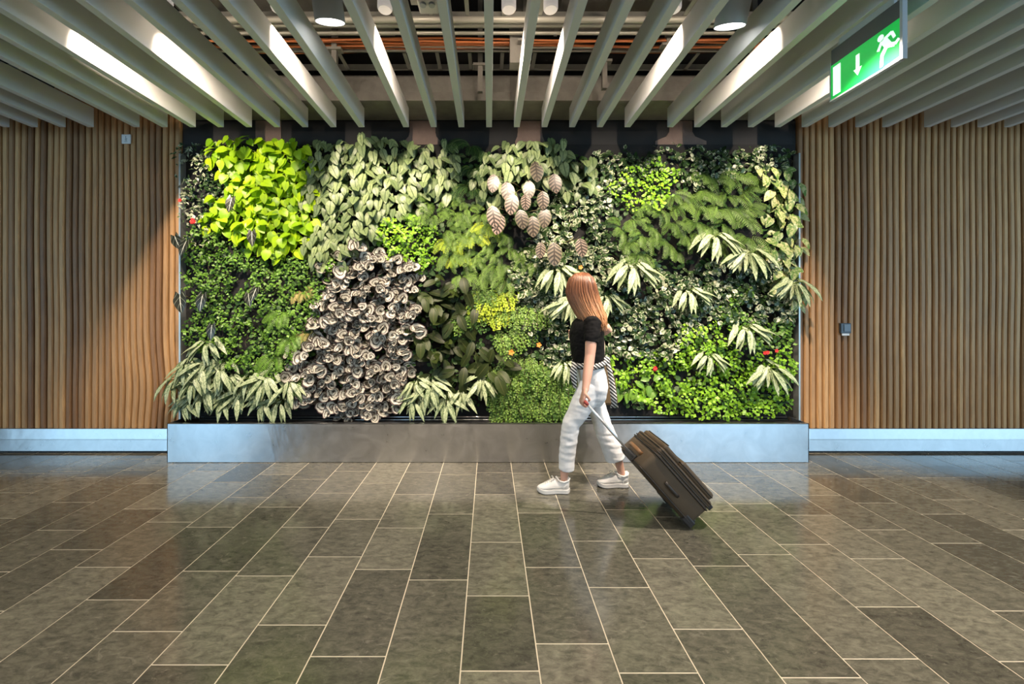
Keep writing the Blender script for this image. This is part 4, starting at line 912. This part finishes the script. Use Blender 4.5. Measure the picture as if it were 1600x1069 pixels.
# tote bag on the far arm
tb = empty('tote_bag', (0.885, 3.20, 0.60)); cv = m_cloth('brown_canvas', (0.125, 0.085, 0.045), 0.8, 300)
mb = MB(); rings = []
for z, hw, hd in ((0.0, .145, .045), (.02, .155, .055), (.2, .150, .052), (.385, .120, .035), (.385, .112, .028), (.25, .13, .035)): rings.append([(x * hw + (.0 if z > .3 else .0) - z * .10 + .02, y * hd, z) for x, y in ((-1, -.7), (-.9, -1), (.9, -1), (1, -.7), (1, .7), (.9, 1), (-.9, 1), (-1, .7))])
vs = [p for r in rings for p in r]; fs = [(i * 8 + j, i * 8 + (j + 1) % 8, (i + 1) * 8 + (j + 1) % 8, (i + 1) * 8 + j) for i in range(5) for j in range(8)] + [tuple(range(8))]; mb.add(vs, fs); mb.build('bag_body', cv, tb, fix=True)
for y in (-.03, .03):
    mb = MB(); mb.tube([(-.09, y, .38), (-.06, y * .7, .48), (.01, y * .3, .574), (.05, y * .3, .572), (.065, y * .6, .48), (.055, y, .38)], [(.010, .003)] * 6, 8); mb.build('strap', plain('pale_strap', (0.45, 0.38, 0.28), 0.7), tb, smooth=True)
tag(tb, 'brown canvas tote bag hanging from the person\'s far arm', 'bag')

# ================================================================ SUITCASE
sc = empty('suitcase', (1.27, 2.60, 0.004), (0, R(-41.5), 0))
def m_case():
    t = NT('brown_woven_nylon'); n = t.noise(6, 4, vec=t.obj()); n2 = t.noise(900, 2, vec=t.obj()); t.set(t.mix(n, (0.060, 0.044, 0.027), (0.088, 0.066, 0.042)), 0.62, 0, 0.35); t.bump(n2, 0.35, 0.002); return t.mat
cm = m_case(); trim = plain('dark_brown_piping', (0.022, 0.017, 0.012), 0.5); gold = plain('worn_leather', (0.20, 0.105, 0.045), 0.5); alu = plain('satin_aluminium', (0.75, 0.77, 0.79), 0.3, 0.9); blk = plain('black_rubber', (0.015, 0.015, 0.016), 0.5)
def rbox(name, a, b_, mat, bev, seg=4, parent=sc):
    mb = MB(); mb.span(a, b_); o = mb.build(name, mat, parent, smooth=True); md = o.modifiers.new('bevel', 'BEVEL'); md.width = bev; md.segments = seg; md.limit_method = 'NONE'; return o
rbox('shell', (0.0, -.185, .015), (.175, .185, .51), cm, .035)
rbox('front_panel', (.160, -.178, .020), (.208, .178, .505), cm, .018)
lp = rbox('pocket', (.20, -.160, .035), (.255, .160, .335), cm, .022); up_ = rbox('pocket', (.20, -.160, .345), (.242, .160, .49), cm, .018)
def loop(name, x, hy, z0, z1, rad, r_, mat, parent=sc):
    pts = []
    for cy, cz, a0 in ((hy - r_, z1 - r_, 0), (-hy + r_, z1 - r_, 90), (-hy + r_, z0 + r_, 180), (hy - r_, z0 + r_, 270)):
        for q in range(6): a = R(a0 + 18 * q); pts.append((x, cy + r_ * cos(a), cz + r_ * sin(a)))
    pts.append(pts[0]); mb = MB(); mb.tube(pts, rad, 8, cap=False); return mb.build(name, mat, parent, smooth=True)
loop('piping', .020, .187, .013, .512, .004, .035, trim); loop('zip', .150, .187, .013, .512, .0055, .035, trim); loop('zip', .168, .186, .014, .511, .004, .035, trim); loop('piping', .195, .180, .018, .507, .004, .03, trim)
loop('zip', .232, .161, .034, .336, .003, .022, trim, None).parent = lp
mb = MB(); mb.tube([(.246, -.15, .47), (.246, .15, .47)], .004, 6); mb.build('zip', trim, up_)
mb = MB(); mb.tube([(.257, .10, .24), (.259, .10, .20)], .003, 6); mb.build('zip_pull', alu, lp)
mb = MB(); mb.box((.243, -.02, .42), (.004, .11, .022)); mb.build('name_badge', plain('dull_badge', (0.16, 0.13, 0.09), 0.35), sc)
mb = MB(); mb.tube([(.085, -.085, .508), (.085, -.075, .532), (.085, -.04, .542), (.085, .04, .542), (.085, .075, .532), (.085, .085, .508)], [(.007, .014)] * 6, 10, up=(0, 0, 1)); mb.build('carry_handle', gold, sc, smooth=True)
mb = MB(); mb.tube([(.075, -.187, .21), (.072, -.195, .235), (.072, -.195, .31), (.075, -.187, .335)], [(.010, .004)] * 4, 8, up=(1, 0, 0)); mb.build('side_handle', trim, sc, smooth=True)
mb = MB()
mb.span((.004, -.075, .505), (.055, .075, .520)); mb.build('handle_housing', blk, sc, bevel=.004)
for s in (-1, 1): mb = MB(); mb.tube([(.035, s * .062, .505), (.035, s * .062, .985)], .0072, 10); mb.build('rail', alu, sc, smooth=True)
mb = MB(); mb.tube([(.035, -.072, .985), (.035, -.04, .990), (.035, .04, .990), (.035, .072, .985)], [.011, .013, .013, .011], 12); mb.build('grip', plain('coral_grip', (0.35, 0.06, 0.05), 0.5), sc, smooth=True)
for s in (-1, 1):
    mb = MB(); mb.tube([(.022, s * .150 - .011, .021), (.022, s * .150 + .011, .021)], .030, 24); wl = mb.build('wheel', blk, sc); mb = MB(); mb.tube([(.022, s * .150 - .0125, .021), (.022, s * .150 + .0125, .021)], .014, 16); mb.build('hub', plain('grey_hub', (0.2, 0.2, 0.2), 0.5), wl)
    mb = MB(); mb.span((-.004, s * .150 - .028, .015), (.055, s * .150 - .014, .06)); mb.span((-.004, s * .150 + .014, .015), (.055, s * .150 + .028, .06)); mb.build('wheel_guard', blk, sc, bevel=.004)
    mb = MB(); mb.span((.165, s * .14 - .02, -.008), (.20, s * .14 + .02, .03)); mb.build('foot', blk, sc, bevel=.006)
for s in (-1, 1):
    mb = MB(); mb.span((-.004, s * .1865 - .012 - (s > 0) * 0, .012), (.05, s * .1865 + (.004 if s > 0 else 0) - (0 if s > 0 else .004), .10)) if False else mb.span((-.005, min(s * .170, s * .190), .010), (.045, max(s * .170, s * .190), .09)); mb.build('corner_guard', blk, sc, bevel=.008)
tag(sc, 'brown soft-sided wheeled suitcase tilted behind the person, held by its extended handle', 'suitcase')
